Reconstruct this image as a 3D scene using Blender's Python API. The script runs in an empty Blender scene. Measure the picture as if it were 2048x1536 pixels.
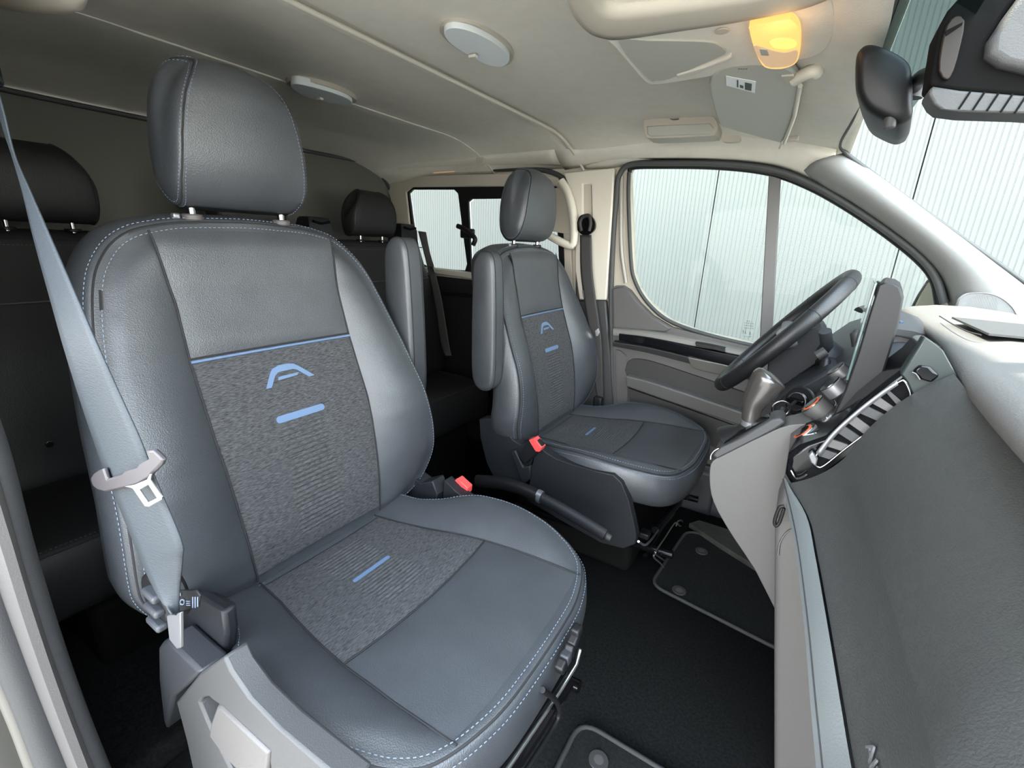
import bpy, bmesh, math, random
from mathutils import Vector, Matrix
from mathutils.geometry import tessellate_polygon
random.seed(7)
COL = bpy.context.scene.collection
SC = bpy.context.scene
# ------------------------------------------------------------------ camera
FPX = 911.86
ROT = ((0.8450232, 0.5333311, 0.0386486), (0.1884313, -0.2293549, -0.9549293), (-0.5004292, 0.8142200, -0.2943065))
CAM = Vector((0.9, -1.01, 1.05))
def ray(u, v):
    c = ((u - 1024) / FPX, (v - 768) / FPX, 1.0)
    return Vector(tuple(sum(ROT[i][k] * c[i] for i in range(3)) for k in range(3)))
def onp(u, v, ax, val):
    """the point of the plane axis=val that a measured pixel falls on"""
    r = ray(u, v); return CAM + r * ((val - CAM[ax]) / r[ax])
def pix(p):
    d = Vector(p) - CAM; c = [sum(ROT[i][k] * d[k] for k in range(3)) for i in range(3)]; return 1024 + FPX * c[0] / c[2], 768 + FPX * c[1] / c[2]
def PX(u, v, x): return onp(u, v, 0, x)
def PY(u, v, y): return onp(u, v, 1, y)
def PZ(u, v, z): return onp(u, v, 2, z)
cd = bpy.data.cameras.new('camera'); cam = bpy.data.objects.new('camera', cd); COL.objects.link(cam)
cd.sensor_width = 36; cd.lens = FPX / 2048 * 36; cd.clip_start = 0.01; cd.clip_end = 100
R0, R1, R2 = (Vector(r) for r in ROT)
cam.matrix_world = Matrix(((R0.x, -R1.x, -R2.x, CAM.x), (R0.y, -R1.y, -R2.y, CAM.y), (R0.z, -R1.z, -R2.z, CAM.z), (0, 0, 0, 1)))
SC.camera = cam
# ------------------------------------------------------------------ light
SC.view_settings.view_transform = 'Standard'; SC.view_settings.look = 'None'
SC.view_settings.gamma = 1; SC.view_settings.use_curve_mapping = False
SC.view_settings.exposure = 3.08
SC.cycles.use_denoising = True
SC.cycles.max_bounces = 8; SC.cycles.diffuse_bounces = 5; SC.cycles.transparent_max_bounces = 16
SC.cycles.caustics_reflective = False; SC.cycles.caustics_refractive = False
SC.cycles.sample_clamp_indirect = 6
W = bpy.data.worlds.new('world'); SC.world = W; W.use_nodes = True
nt = W.node_tree; bg = nt.nodes['Background']
tc = nt.nodes.new('ShaderNodeTexCoord'); sp = nt.nodes.new('ShaderNodeSeparateXYZ'); cr = nt.nodes.new('ShaderNodeValToRGB')
nt.links.new(tc.outputs['Generated'], sp.inputs[0]); nt.links.new(sp.outputs['Z'], cr.inputs[0])
cr.color_ramp.elements[0].position = 0.0; cr.color_ramp.elements[0].color = (1.0, 0.98, 0.93, 1)
cr.color_ramp.elements[1].position = 0.6; cr.color_ramp.elements[1].color = (0.74, 0.86, 1.0, 1)
nt.links.new(cr.outputs[0], bg.inputs[0]); bg.inputs[1].default_value = 1.75
sd = bpy.data.lights.new('sun', 'SUN'); sd.energy = 2.4; sd.angle = math.radians(2); sd.color = (1.0, 0.93, 0.80)
sun = bpy.data.objects.new('sun', sd); COL.objects.link(sun)
sun.rotation_euler = Vector((0.30, 0.10, -0.93)).to_track_quat('-Z', 'Y').to_euler()
# ------------------------------------------------------------------ materials
def mat(name, col, rough=0.5, metal=0.0, bump=0.0, bscale=200.0, var=0.0, vscale=8.0, spec=0.5, coat=0.0, emit=None, estr=0.0, stretch=None, kind='noise', sheen=0.0):
    m = bpy.data.materials.new(name); m.use_nodes = True; n = m.node_tree; b = n.nodes['Principled BSDF']
    b.inputs['Base Color'].default_value = (*col, 1); b.inputs['Roughness'].default_value = rough
    b.inputs['Metallic'].default_value = metal; b.inputs['Specular IOR Level'].default_value = spec
    b.inputs['Coat Weight'].default_value = coat; b.inputs['Sheen Weight'].default_value = sheen
    if emit: b.inputs['Emission Color'].default_value = (*emit, 1); b.inputs['Emission Strength'].default_value = estr
    t = n.nodes.new('ShaderNodeTexCoord'); src = t.outputs['Object']
    if stretch:
        mp = n.nodes.new('ShaderNodeMapping'); mp.inputs['Scale'].default_value = stretch; n.links.new(src, mp.inputs[0]); src = mp.outputs[0]
    if var:
        nz = n.nodes.new('ShaderNodeTexNoise'); nz.inputs['Scale'].default_value = vscale; nz.inputs['Detail'].default_value = 5
        n.links.new(src, nz.inputs['Vector']); r = n.nodes.new('ShaderNodeValToRGB')
        r.color_ramp.elements[0].position = 0.3; r.color_ramp.elements[1].position = 0.7
        r.color_ramp.elements[0].color = (*[c * (1 - var) for c in col], 1); r.color_ramp.elements[1].color = (*[min(1, c * (1 + var)) for c in col], 1)
        n.links.new(nz.outputs['Fac'], r.inputs[0]); n.links.new(r.outputs[0], b.inputs['Base Color'])
    if bump:
        if kind == 'noise':
            bz = n.nodes.new('ShaderNodeTexNoise'); bz.inputs['Detail'].default_value = 3; o = bz.outputs['Fac']
        else:
            bz = n.nodes.new('ShaderNodeTexVoronoi'); bz.feature = 'F1'; o = bz.outputs['Distance']
        bz.inputs['Scale'].default_value = bscale; n.links.new(src, bz.inputs['Vector'])
        bp = n.nodes.new('ShaderNodeBump'); bp.inputs['Strength'].default_value = bump; bp.inputs['Distance'].default_value = 0.001
        n.links.new(o, bp.inputs['Height']); n.links.new(bp.outputs[0], b.inputs['Normal'])
    return m
def glass(name, tint, rough=0.0):
    m = bpy.data.materials.new(name); m.use_nodes = True; n = m.node_tree; n.nodes.clear()
    o = n.nodes.new('ShaderNodeOutputMaterial'); mx = n.nodes.new('ShaderNodeMixShader'); tr = n.nodes.new('ShaderNodeBsdfTransparent')
    g = n.nodes.new('ShaderNodeBsdfGlossy'); g.inputs['Roughness'].default_value = rough; lw = n.nodes.new('ShaderNodeLayerWeight'); lw.inputs[0].default_value = 0.5; pw = n.nodes.new('ShaderNodeMath'); pw.operation = 'POWER'; pw.inputs[1].default_value = 6.0; f = n.nodes.new('ShaderNodeMath'); f.operation = 'MULTIPLY_ADD'; f.inputs[1].default_value = 0.035; f.inputs[2].default_value = 0.004; n.links.new(lw.outputs['Facing'], pw.inputs[0]); n.links.new(pw.outputs[0], f.inputs[0])
    tr.inputs[0].default_value = (*tint, 1); n.links.new(f.outputs[0], mx.inputs[0]); n.links.new(tr.outputs[0], mx.inputs[1])
    n.links.new(g.outputs[0], mx.inputs[2]); n.links.new(mx.outputs[0], o.inputs[0]); return m
M = {
 'wheel_leather': mat('wheel_leather', (0.012, 0.012, 0.013), 0.42, bump=0.3, bscale=500, kind='voronoi', spec=0.45),
 'leather': mat('leather', (0.044, 0.048, 0.054), 0.40, bump=0.30, bscale=520, kind='voronoi', spec=0.70, var=0.10, vscale=14),
 'leather_dark': mat('leather_dark', (0.018, 0.018, 0.0185), 0.5, spec=0.35, bump=0.3, bscale=500, kind='voronoi'),
 'fabric': mat('heather_fabric', (0.060, 0.061, 0.064), 0.9, bump=0.9, bscale=150, var=0.60, vscale=90, stretch=(3, 1.2, 9), spec=0.2),
 'fabric_seat': mat('heather_fabric_cushion', (0.060, 0.061, 0.064), 0.9, bump=0.9, bscale=150, var=0.60, vscale=90, stretch=(9, 1.2, 3), spec=0.2),
 'blue': mat('blue_print', (0.105, 0.165, 0.275), 0.6), 'thread': mat('blue_grey_thread', (0.17, 0.21, 0.28), 0.7),
 'thread_dim': mat('grey_thread', (0.10, 0.10, 0.11), 0.7),
 'seam': mat('seam_groove', (0.012, 0.012, 0.014), 0.8),
 'chrome': mat('chrome', (0.40, 0.40, 0.40), 0.15, metal=1), 'steel': mat('steel_wire', (0.60, 0.62, 0.62), 0.35, metal=1),
 'plastic': mat('charcoal_plastic', (0.026, 0.028, 0.033), 0.5, bump=0.4, bscale=700),
 'plastic_mid': mat('grey_plastic', (0.037, 0.037, 0.038), 0.55, bump=0.3, bscale=700),
 'plastic_grey': mat('light_grey_plastic', (0.078, 0.073, 0.071), 0.5, bump=0.3, bscale=600),
 'plastic_dark': mat('dark_navy_plastic', (0.011, 0.012, 0.015), 0.55, bump=0.4, bscale=700, spec=0.35),
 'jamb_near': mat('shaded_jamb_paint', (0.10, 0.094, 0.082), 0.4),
 'knob': mat('gear_knob_leather', (0.035, 0.031, 0.029), 0.22, spec=0.8, coat=0.3),
 'bracket': mat('smoked_bracket', (0.012, 0.008, 0.006), 0.5, spec=0.3),
 'ledge': mat('sunlit_armrest_tone', (0.15, 0.145, 0.130), 0.45),  # lightened so that sunlight on the door ledge sits in the colour
 'mirror': mat('mirror_glass', (0.75, 0.78, 0.77), 0.03, metal=1),
 'sill': mat('sunlit_sill_tone', (0.045, 0.046, 0.040), 0.3, var=0.5, vscale=14),  # lighter blotchy tone standing in for sun on the floor
 'black': mat('black_plastic', (0.008, 0.008, 0.009), 0.45, spec=0.3), 'gloss': mat('piano_black', (0.004, 0.004, 0.005), 0.10, spec=0.35),
 'matte': mat('matte_black', (0.004, 0.004, 0.004), 0.9, spec=0.1),
 'headliner': mat('headliner_cloth', (0.70, 0.665, 0.59), 0.95, bump=0.4, bscale=500, var=0.03, vscale=30, spec=0.1),
 'beige': mat('beige_plastic', (0.46, 0.42, 0.35), 0.6, bump=0.2, bscale=500), 'beige_light': mat('pale_beige_trim', (0.60, 0.56, 0.48), 0.55),
 'pillar': mat('warm_grey_pillar', (0.19, 0.19, 0.185), 0.6, bump=0.2, bscale=500),
 'visor': mat('visor_vinyl', (0.42, 0.42, 0.37), 0.7, bump=0.3, bscale=500),
 'door': mat('door_plastic', (0.085, 0.080, 0.078), 0.5, bump=0.3, bscale=500), 'door_dark': mat('door_dark_insert', (0.028, 0.026, 0.025), 0.6),
 'rubber': mat('rubber_seal', (0.045, 0.048, 0.048), 0.6), 'carpet': mat('carpet', (0.0085, 0.009, 0.009), 0.95, bump=1.0, bscale=420, var=0.5, vscale=160, spec=0.1),
 'mat': mat('floor_mat', (0.012, 0.013, 0.013), 0.9, bump=0.8, bscale=500, var=0.35, vscale=200, spec=0.15), 'mat_edge': mat('mat_binding', (0.024, 0.026, 0.025), 0.8, bump=0.4, bscale=300),
 'partition': mat('bulkhead_board', (0.095, 0.094, 0.080), 0.7, bump=0.3, bscale=300), 'dash': mat('dash_plastic', (0.032, 0.033, 0.032), 0.48, bump=0.8, bscale=420, var=0.06, vscale=90),
 'dash_top': mat('dash_top_plastic', (0.095, 0.092, 0.088), 0.55, bump=0.8, bscale=420), 'lip': mat('glovebox_lip', (0.085, 0.092, 0.092), 0.5, bump=0.4, bscale=500),
 'teal': mat('dash_side_panel', (0.014, 0.020, 0.020), 0.35), 'webbing': mat('belt_webbing', (0.030, 0.036, 0.042), 0.55, bump=0.6, bscale=160, stretch=(1, 1, 6), spec=0.3),
 'webbing_dark': mat('dark_belt_webbing', (0.018, 0.017, 0.016), 0.6), 'tongue': mat('latch_plastic', (0.045, 0.040, 0.043), 0.45),
 'red': mat('red_button', (0.75, 0.07, 0.07), 0.4), 'red_mark': mat('orange_red_mark', (0.6, 0.10, 0.03), 0.4), 'white': mat('white_paper', (0.75, 0.77, 0.78), 0.5), 'ink': mat('grey_ink', (0.12, 0.14, 0.15), 0.6),
 'lens': mat('frosted_lens', (0.72, 0.76, 0.76), 0.35), 'amber': mat('lit_amber_lens', (0.40, 0.22, 0.08), 0.4, emit=(1.0, 0.50, 0.12), estr=0.14, bump=0.8, bscale=160),
 'amber_hot': mat('lamp_bulb_glow', (1, 0.6, 0.2), 0.4, emit=(1.0, 0.42, 0.04), estr=0.30), 'amber_soft': mat('clear_lit_lens', (0.42, 0.34, 0.25), 0.4, emit=(1.0, 0.55, 0.25), estr=0.05),
 'panel': mat('white_wall_panel', (0.122, 0.130, 0.124), 0.5), 'joint': mat('panel_joint', (0.10, 0.11, 0.11), 0.7), 'asphalt': mat('yard_concrete', (0.24, 0.23, 0.21), 0.9, var=0.05),
 'glass': glass('window_glass', (0.90, 0.93, 0.91)), 'privacy': glass('tinted_glass', (0.74, 0.76, 0.75)), 'screen_glass': glass('windscreen_glass', (0.86, 0.89, 0.87)), 'shade': glass('shade_band_glass', (0.22, 0.28, 0.28)),
 'screen': mat('display_glass', (0.06, 0.09, 0.09), 0.06, spec=0.8), 'blue_screen': mat('instrument_glass', (0.05, 0.09, 0.15), 0.15, spec=0.8),
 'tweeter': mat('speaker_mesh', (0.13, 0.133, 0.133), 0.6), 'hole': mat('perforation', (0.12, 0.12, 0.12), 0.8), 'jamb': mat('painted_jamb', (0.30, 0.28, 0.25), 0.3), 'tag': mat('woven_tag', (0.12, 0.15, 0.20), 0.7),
 'silver': mat('silver_plastic', (0.20, 0.20, 0.21), 0.35, metal=0.6), 'etched': mat('etched_mark', (0.05, 0.06, 0.06), 0.6),
}
# ------------------------------------------------------------------ builders
def link(name, me, m=None, parent=None, smooth=True):
    o = bpy.data.objects.new(name, me); COL.objects.link(o)
    if m is not None: me.materials.append(M[m] if isinstance(m, str) else m)
    if smooth and len(me.polygons): me.polygons.foreach_set('use_smooth', [True] * len(me.polygons))
    if parent is not None:
        o.parent = parent; o.matrix_parent_inverse = parent.matrix_world.inverted() if parent.type != 'EMPTY' else Matrix.Translation(-Vector(parent.location))
    return o
def info(o, label=None, cat=None, group=None, kind=None):
    if label: o['label'] = label
    if cat: o['category'] = cat
    if group: o['group'] = group
    if kind: o['kind'] = kind
    return o
def thing(name, loc, label, cat, group=None):
    o = bpy.data.objects.new(name, None); COL.objects.link(o); o.location = loc; o.empty_display_size = 0.05
    return info(o, label, cat, group)
def pyd(name, vs, fs, m, parent=None, smooth=True, sharp=40):
    me = bpy.data.meshes.new(name); me.from_pydata([tuple(v) for v in vs], [], fs)
    bm = bmesh.new(); bm.from_mesh(me); bmesh.ops.remove_doubles(bm, verts=bm.verts, dist=1e-6); bmesh.ops.recalc_face_normals(bm, faces=bm.faces)
    if smooth:
        for e in bm.edges:
            if len(e.link_faces) == 2 and e.calc_face_angle(0) > math.radians(sharp): e.smooth = False
    bm.to_mesh(me); bm.free()
    return link(name, me, m, parent, smooth)
def bevel(o, w, seg=3, ang=35):
    b = o.modifiers.new('bevel', 'BEVEL'); b.width = w; b.segments = seg; b.limit_method = 'ANGLE'; b.angle_limit = math.radians(ang); b.harden_normals = False
    return o
def subsurf(o, n=1):
    s = o.modifiers.new('sub', 'SUBSURF'); s.levels = n; s.render_levels = n; return o
def solid(o, t, off=-1):
    s = o.modifiers.new('thick', 'SOLIDIFY'); s.thickness = t; s.offset = off; return o
def plate(name, outer, vec, m, parent=None, holes=(), bev=0.0, smooth=True):
    """a flat outline of 3D points extruded by vec, with holes"""
    loops = [[Vector(p) for p in outer]] + [[Vector(p) for p in h] for h in holes]
    tris = tessellate_polygon(loops); flat = [p for l in loops for p in l]; n = len(flat); vec = Vector(vec)
    vs = flat + [p + vec for p in flat]; fs = [tuple(t) for t in tris] + [tuple(i + n for i in reversed(t)) for t in tris]
    s = 0
    for l in loops:
        k = len(l)
        for i in range(k): a, b = s + i, s + (i + 1) % k; fs.append((a, b, b + n, a + n))
        s += k
    o = pyd(name, vs, fs, m, parent, smooth, 30)
    if bev: bevel(o, bev, 2, 50)
    return o
def box(name, c, s, m, parent=None, bev=0.0, rot=None, seg=3):
    vs = []
    for x in (-1, 1):
        for y in (-1, 1):
            for z in (-1, 1):
                v = Vector((x * s[0] / 2, y * s[1] / 2, z * s[2] / 2))
                if rot is not None: v = rot @ v
                vs.append(v + Vector(c))
    o = pyd(name, vs, [(0, 1, 3, 2), (4, 6, 7, 5), (0, 4, 5, 1), (2, 3, 7, 6), (0, 2, 6, 4), (1, 5, 7, 3)], m, parent)
    if bev: bevel(o, bev, seg)
    return o
def smooth_path(pts, n=8, closed=False):
    P = [Vector(p) for p in pts]; k = len(P); out = []
    for i in range(k if closed else k - 1):
        a = P[(i - 1) % k] if closed or i > 0 else P[i] * 2 - P[i + 1]
        b, c = P[i], P[(i + 1) % k]; d = P[(i + 2) % k] if closed or i + 2 < k else c * 2 - b
        for j in range(n):
            t = j / n
            out.append(0.5 * ((2 * b) + (c - a) * t + (2 * a - 5 * b + 4 * c - d) * t * t + (3 * b - a - 3 * c + d) * t ** 3))
    if not closed: out.append(P[-1].copy())
    return out
def frames(P, closed=False):
    n = len(P); T = []
    for i in range(n):
        a = P[(i - 1) % n] if closed or i else P[0]; b = P[(i + 1) % n] if closed or i < n - 1 else P[-1]
        d = b - a; T.append(d.normalized() if d.length > 1e-9 else Vector((0, 0, 1)))
    up = Vector((0, 0, 1)) if abs(T[0].z) < 0.9 else Vector((1, 0, 0)); N = (up - T[0] * up.dot(T[0])).normalized(); out = []
    for t in T:
        N = (N - t * N.dot(t)); N = N.normalized() if N.length > 1e-9 else Vector((1, 0, 0)); out.append((t, N, t.cross(N)))
    return out
def tube(name, P, r, m, parent=None, closed=False, seg=10, rr=None, flat=1.0):
    P = [Vector(p) for p in P]; F = frames(P, closed); vs = []; fs = []
    for i, (p, (t, N, B)) in enumerate(zip(P, F)):
        q = rr[i] if rr else r
        for k in range(seg):
            a = 2 * math.pi * k / seg; vs.append(p + N * (math.cos(a) * q) + B * (math.sin(a) * q * flat))
    n = len(P)
    for i in range(n if closed else n - 1):
        for k in range(seg): fs.append((i * seg + k, i * seg + (k + 1) % seg, ((i + 1) % n) * seg + (k + 1) % seg, ((i + 1) % n) * seg + k))
    if not closed: fs.append(tuple(range(seg))); fs.append(tuple(reversed(range((n - 1) * seg, n * seg))))
    return pyd(name, vs, fs, m, parent, True, 60)
def loft(name, rows, m, parent=None, closed_u=False, caps=False, sharp=40):
    nu = len(rows[0]); vs = [Vector(p) for r in rows for p in r]; fs = []
    for i in range(len(rows) - 1):
        for k in range(nu if closed_u else nu - 1): fs.append((i * nu + k, i * nu + (k + 1) % nu, (i + 1) * nu + (k + 1) % nu, (i + 1) * nu + k))
    if caps: fs.append(tuple(reversed(range(nu)))); fs.append(tuple(range((len(rows) - 1) * nu, len(rows) * nu)))
    return pyd(name, vs, fs, m, parent, True, sharp)
def disc(name, c, nrm, r, h, m, parent=None, seg=32, bev=0.0, r2=None):
    nrm = Vector(nrm).normalized(); q = nrm.to_track_quat('Z', 'Y'); c = Vector(c); r2 = r if r2 is None else r2
    rows = [[c + q @ Vector((math.cos(2 * math.pi * k / seg) * rad, math.sin(2 * math.pi * k / seg) * rad, z)) for k in range(seg)] for rad, z in ((r, 0), (r2, h))]
    o = loft(name, rows, m, parent, True, True)
    if bev: bevel(o, bev, 2)
    return o
def rrect(c, ax, ay, w, h, r, n=5):
    """rounded rectangle of points round c in the plane of ax, ay"""
    c, ax, ay = Vector(c), Vector(ax).normalized(), Vector(ay).normalized(); out = []
    for sx, sy, a0 in ((1, 1, 0), (-1, 1, 90), (-1, -1, 180), (1, -1, 270)):
        for k in range(n + 1):
            a = math.radians(a0 + 90 * k / n); out.append(c + ax * (sx * (w / 2 - r) + math.cos(a) * r) + ay * (sy * (h / 2 - r) + math.sin(a) * r))
    return out
def interp(tab, x):
    if x <= tab[0][0]: return tab[0][1]
    for (a, fa), (b, fb) in zip(tab, tab[1:]):
        if x <= b: return fa + (fb - fa) * (x - a) / (b - a)
    return tab[-1][1]
def sm(t): t = max(0, min(1, t)); return t * t * (3 - 2 * t)
def resample(P, step, closed=False):
    P = list(P) + ([P[0]] if closed else []); out = [P[0]]; need = step
    for a, b in zip(P, P[1:]):
        L = (b - a).length; pos = 0
        while L - pos >= need: pos += need; out.append(a.lerp(b, pos / L)); need = step
        need -= (L - pos)
    return out
def stitches(name, P, m, parent, length=0.0048, gap=0.0030, r=0.00065, closed=False):
    """sewn thread: one short rod per stitch, too many to pick apart singly"""
    Q = resample(P, (length + gap) / 4, closed); vs = []; fs = []; i = 0; k = max(2, round(4 * length / (length + gap)))
    while i + k < len(Q):
        a, b = Q[i], Q[i + k]; d = (b - a)
        if d.length > 1e-5:
            d.normalize(); u = d.orthogonal().normalized(); w = d.cross(u); s = len(vs)
            for p in (a, b):
                for q in (u, w, -u, -w): vs.append(p + q * r)
            fs += [(s, s + 1, s + 5, s + 4), (s + 1, s + 2, s + 6, s + 5), (s + 2, s + 3, s + 7, s + 6), (s + 3, s, s + 4, s + 7), (s, s + 3, s + 2, s + 1), (s + 4, s + 5, s + 6, s + 7)]
        i += 4
    me = bpy.data.meshes.new(name); me.from_pydata([tuple(v) for v in vs], [], fs)
    o = link(name, me, m, parent, False); o['kind'] = 'stuff'; return o
def surf(name, fn, u0, u1, nu, v0, v1, nv, m, parent, thick=0.0):
    vs = []; fs = []
    for j in range(nv + 1):
        for i in range(nu + 1): vs.append(fn(u0 + (u1 - u0) * i / nu, v0 + (v1 - v0) * j / nv))
    for j in range(nv):
        for i in range(nu): a = j * (nu + 1) + i; fs.append((a, a + 1, a + nu + 2, a + nu + 1))
    return pyd(name, vs, fs, m, parent, True, 70)
# ================================================================== SETTING
def struct(o): o['kind'] = 'structure'; return o
def Q(pts, y, n=0, closed=False):
    P = [PY(u, v, y) for u, v in pts]
    return smooth_path(P, n, closed) if n else P
YW = 0.90
# floor
struct(box('floor', (0.35, 0, -0.03), (3.1, 1.9, 0.06), 'carpet'))
struct(box('trim_1', (0.30, 0.875, 0.09), (0.9, 0.06, 0.20), 'plastic', bev=0.015))          # sill under the driver's door
# ceiling
ZC = [(-1.3, 1.40), (-1.12, 1.415), (-0.84, 1.446), (-0.80, 1.449), (-0.43, 1.450), (-0.40, 1.456), (0.005, 1.458), (0.04, 1.450), (0.40, 1.447), (0.60, 1.435), (0.76, 1.405), (0.91, 1.362), (0.95, 1.354)]
def HZ(x, y):
    a = max(0.0, abs(y) - 0.52) / 0.38
    z = interp(ZC, x) - 0.095 * a ** 2.2 * interp([(0.15, 1), (0.92, 0.12)], x)
    return z - 0.035 * sm((x + 0.30) / -0.1) * sm((x + 0.62) / 0.1) * sm((y - 0.62) / 0.12) * 0
def ceil_part(name, x0, x1, nx, dz=0.0):
    o = surf(name, lambda u, v: Vector((u, v, HZ(u, v) + dz)), x0, x1, nx, -0.97, 0.905, 60, 'headliner', None)
    return solid(o, 0.012, 1)
struct(ceil_part('ceiling', 0.028, 0.944, 34)); 
o = struct(ceil_part('ceiling_panel', -1.16, 0.004, 46)); 
rim = [Vector((0.028 + 0.006 * sm((y - 0.55) / 0.1), y, HZ(0.03, y) - 0.004)) for y in [-0.97 + 1.875 * k / 50 for k in range(51)]]
o = struct(tube('trim_2', rim, 0.006, 'beige_light', seg=8))
struct(box('roof_panel', (-0.1, 0, 1.50), (2.1, 1.92, 0.03), 'jamb'))
struct(tube('trim_3', [Vector((-0.415, y, HZ(-0.415, y) + 0.001)) for y in [-0.95 + 1.85 * k / 40 for k in range(41)]], 0.0035, 'headliner', seg=6))
# rear bulkhead
XP = -1.10
top = [PX(u, v, XP) for u, v in ((-120, 148), (0, 178), (300, 240), (600, 300), (700, 319), (742, 331), (760, 350), (775, 372), (786, 400))]
top = smooth_path(top, 6)
bulk = top + [Vector((XP, 0.93, 1.0)), Vector((XP, 0.93, -0.02)), Vector((XP, -0.95, -0.02)), Vector((XP, -0.95, 1.35))]
struct(plate('wall_rear', bulk, (-0.02, 0, 0), 'partition', bev=0.004))
struct(tube('trim_4', [p + Vector((0.006, 0, 0.0)) for p in top], 0.008, 'rubber', seg=8))
# left side of the body with its two openings
front_gl = [(1258, 345), (1262, 335), (1300, 333), (1440, 334), (1536, 345), (1600, 366), (1660, 398), (1730, 440), (1800, 490), (1845, 528), (1872, 566), (1884, 604), (1850, 668), (1760, 700), (1620, 702), (1510, 688), (1400, 664), (1340, 641), (1300, 608), (1276, 575), (1266, 545)]
hole_f = Q(front_gl, YW)
rear_gl = [(800, 366), (1115, 358), (1125, 400), (1135, 470), (1140, 575), (1000, 562), (834, 548), (808, 470)]
hole_r = Q(rear_gl, YW)
outer = [Vector((-1.14, YW, 1.40)), Vector((0.88, YW, 1.40)), PY(1691, 320, YW), PY(2048, 588, YW), PY(2220, 722, YW), Vector((1.70, YW, 0.10)), Vector((-1.14, YW, 0.02))]
struct(plate('wall_left', outer, (0, 0.045, 0), 'beige', holes=[hole_f, hole_r]))
# near side of the body behind the open door
struct(box('wall_right', (-0.50, -0.965, 0.70), (1.28, 0.03, 1.42), 'plastic_grey'))
struct(box('wall_front', (1.78, 0, 0.42), (0.04, 1.9, 0.90), 'matte'))
# B pillar, far side: pale upper trim with adjuster slot, grey lower trim
yb = 0.868
pil = Q([(1126, 345), (1228, 336), (1224, 420), (1212, 600), (1158, 600), (1150, 540), (1150, 470), (1146, 420), (1136, 372)], yb)
b1 = struct(plate('trim_5', pil, (0, 0.03, 0), 'beige_light', holes=[Q([(1166, 369), (1182, 369), (1184, 436), (1166, 436)], yb)], bev=0.006))
plate('adjuster_slot', Q([(1166, 369), (1182, 369), (1184, 436), (1166, 436)], yb + 0.008), (0, 0.02, 0), 'beige', b1)
struct(plate('trim_6', Q([(1158, 601), (1211, 601), (1219, 700), (1226, 812), (1206, 830), (1150, 830), (1150, 700)], yb), (0, 0.03, 0), 'plastic_mid', bev=0.006))
# grab handle on that pillar
gh = thing('grab_handle', PY(1128, 420, 0.86), 'beige looped grab handle on the pillar beside the driver headrest', 'handle')
tube('grip', smooth_path(Q([(1122, 362), (1136, 385), (1146, 425), (1149, 462), (1146, 488), (1132, 488), (1100, 472), (1082, 458)], 0.84), 6), 0.017, 'beige_light', gh, seg=12)
plate('back_plate', Q([(1090, 380), (1130, 372), (1142, 430), (1143, 470), (1100, 462), (1090, 440)], 0.882), (0, 0.015, 0), 'beige', gh, bev=0.004)
# A pillar trim with tweeter
rowB = Q([(1602, 350), (1650, 380), (1700, 408), (1780, 462), (1842, 512), (1878, 556), (1897, 612), (1930, 700), (2010, 800)], 0.895)
rowT = [PY(u, v, 0.80) for u, v in ((1691, 305), (1730, 332), (1790, 375), (1860, 428), (1930, 480), (1990, 526), (2048, 570), (2140, 645), (2220, 710))]
rows = []
for k in range(7):
    t = k / 6; rows.append([a.lerp(b, t) + Vector((-0.02, -0.05, 0.0)) * (4 * t * (1 - t)) for a, b in zip(smooth_path(rowB, 4), smooth_path(rowT, 4))])
ap = struct(loft('trim_7', rows, 'pillar')); solid(ap, 0.008, 1)
# header garnish between roof, pillar and door
rows = []
ra = smooth_path([Vector((x, 0.905, 0)) for x in (0.05, 0.3, 0.5, 0.7, 0.85, 0.92)], 3)
hb = smooth_path(Q([(1130, 340), (1240, 322), (1330, 319), (1450, 322), (1540, 332), (1602, 352), (1660, 385)], 0.886), 4)
hc = []
for p in hb:
    x = min(p.x, 0.905); hc.append(Vector((x, 0.78, HZ(x, 0.78) - 0.002)))
rows = [[a.lerp(b, t) + Vector((0, 0.018, 0.018)) * (-4 * t * (1 - t)) * 0.4 for a, b in zip(hb, hc)] for t in (0, .25, .5, .75, 1)]
struct(solid(loft('trim_8', rows, 'headliner'), 0.008, 1))
hb = smooth_path(Q([(757, 352), (790, 344), (900, 338), (1040, 333), (1135, 333)], 0.888), 4)
hc = [Vector((p.x, 0.78, HZ(p.x, 0.78) - 0.002)) for p in hb]
rows = [[a.lerp(b, t) + Vector((0, 0.018, 0.018)) * (-4 * t * (1 - t)) * 0.4 for a, b in zip(hb, hc)] for t in (0, .25, .5, .75, 1)]
struct(solid(loft('trim_9', rows, 'headliner'), 0.008, 1))
# windscreen
def WS(y, z): return Vector((0.906 + (1.362 - z) / 0.72 + 0.03 * (1 - (y / 0.85) ** 2), y, z))
wrows = [[WS(-0.86 + 1.68 * k / 24, z) for k in range(25)] for z in (0.84, 0.95, 1.05, 1.15, 1.25, 1.31, 1.362)]
w = struct(thing('window_1', (0.95, 0, 1.3), None, None))
loft('pane', wrows, 'screen_glass', w)
loft('shade_band', [[WS(-0.86 + 1.68 * k / 24, z) - Vector((0.004, 0, 0.004)) for k in range(5, 16)] for z in (1.31, 1.335, 1.362)], 'shade', w)
tube('seal', smooth_path([WS(-0.5, 1.36), WS(0, 1.364), WS(0.4, 1.364), WS(0.70, 1.364), WS(0.785, 1.350), WS(0.805, 1.30), WS(0.812, 1.2), WS(0.812, 1.05), WS(0.812, 0.9)], 8), 0.006, 'rubber', w, seg=8)
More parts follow.
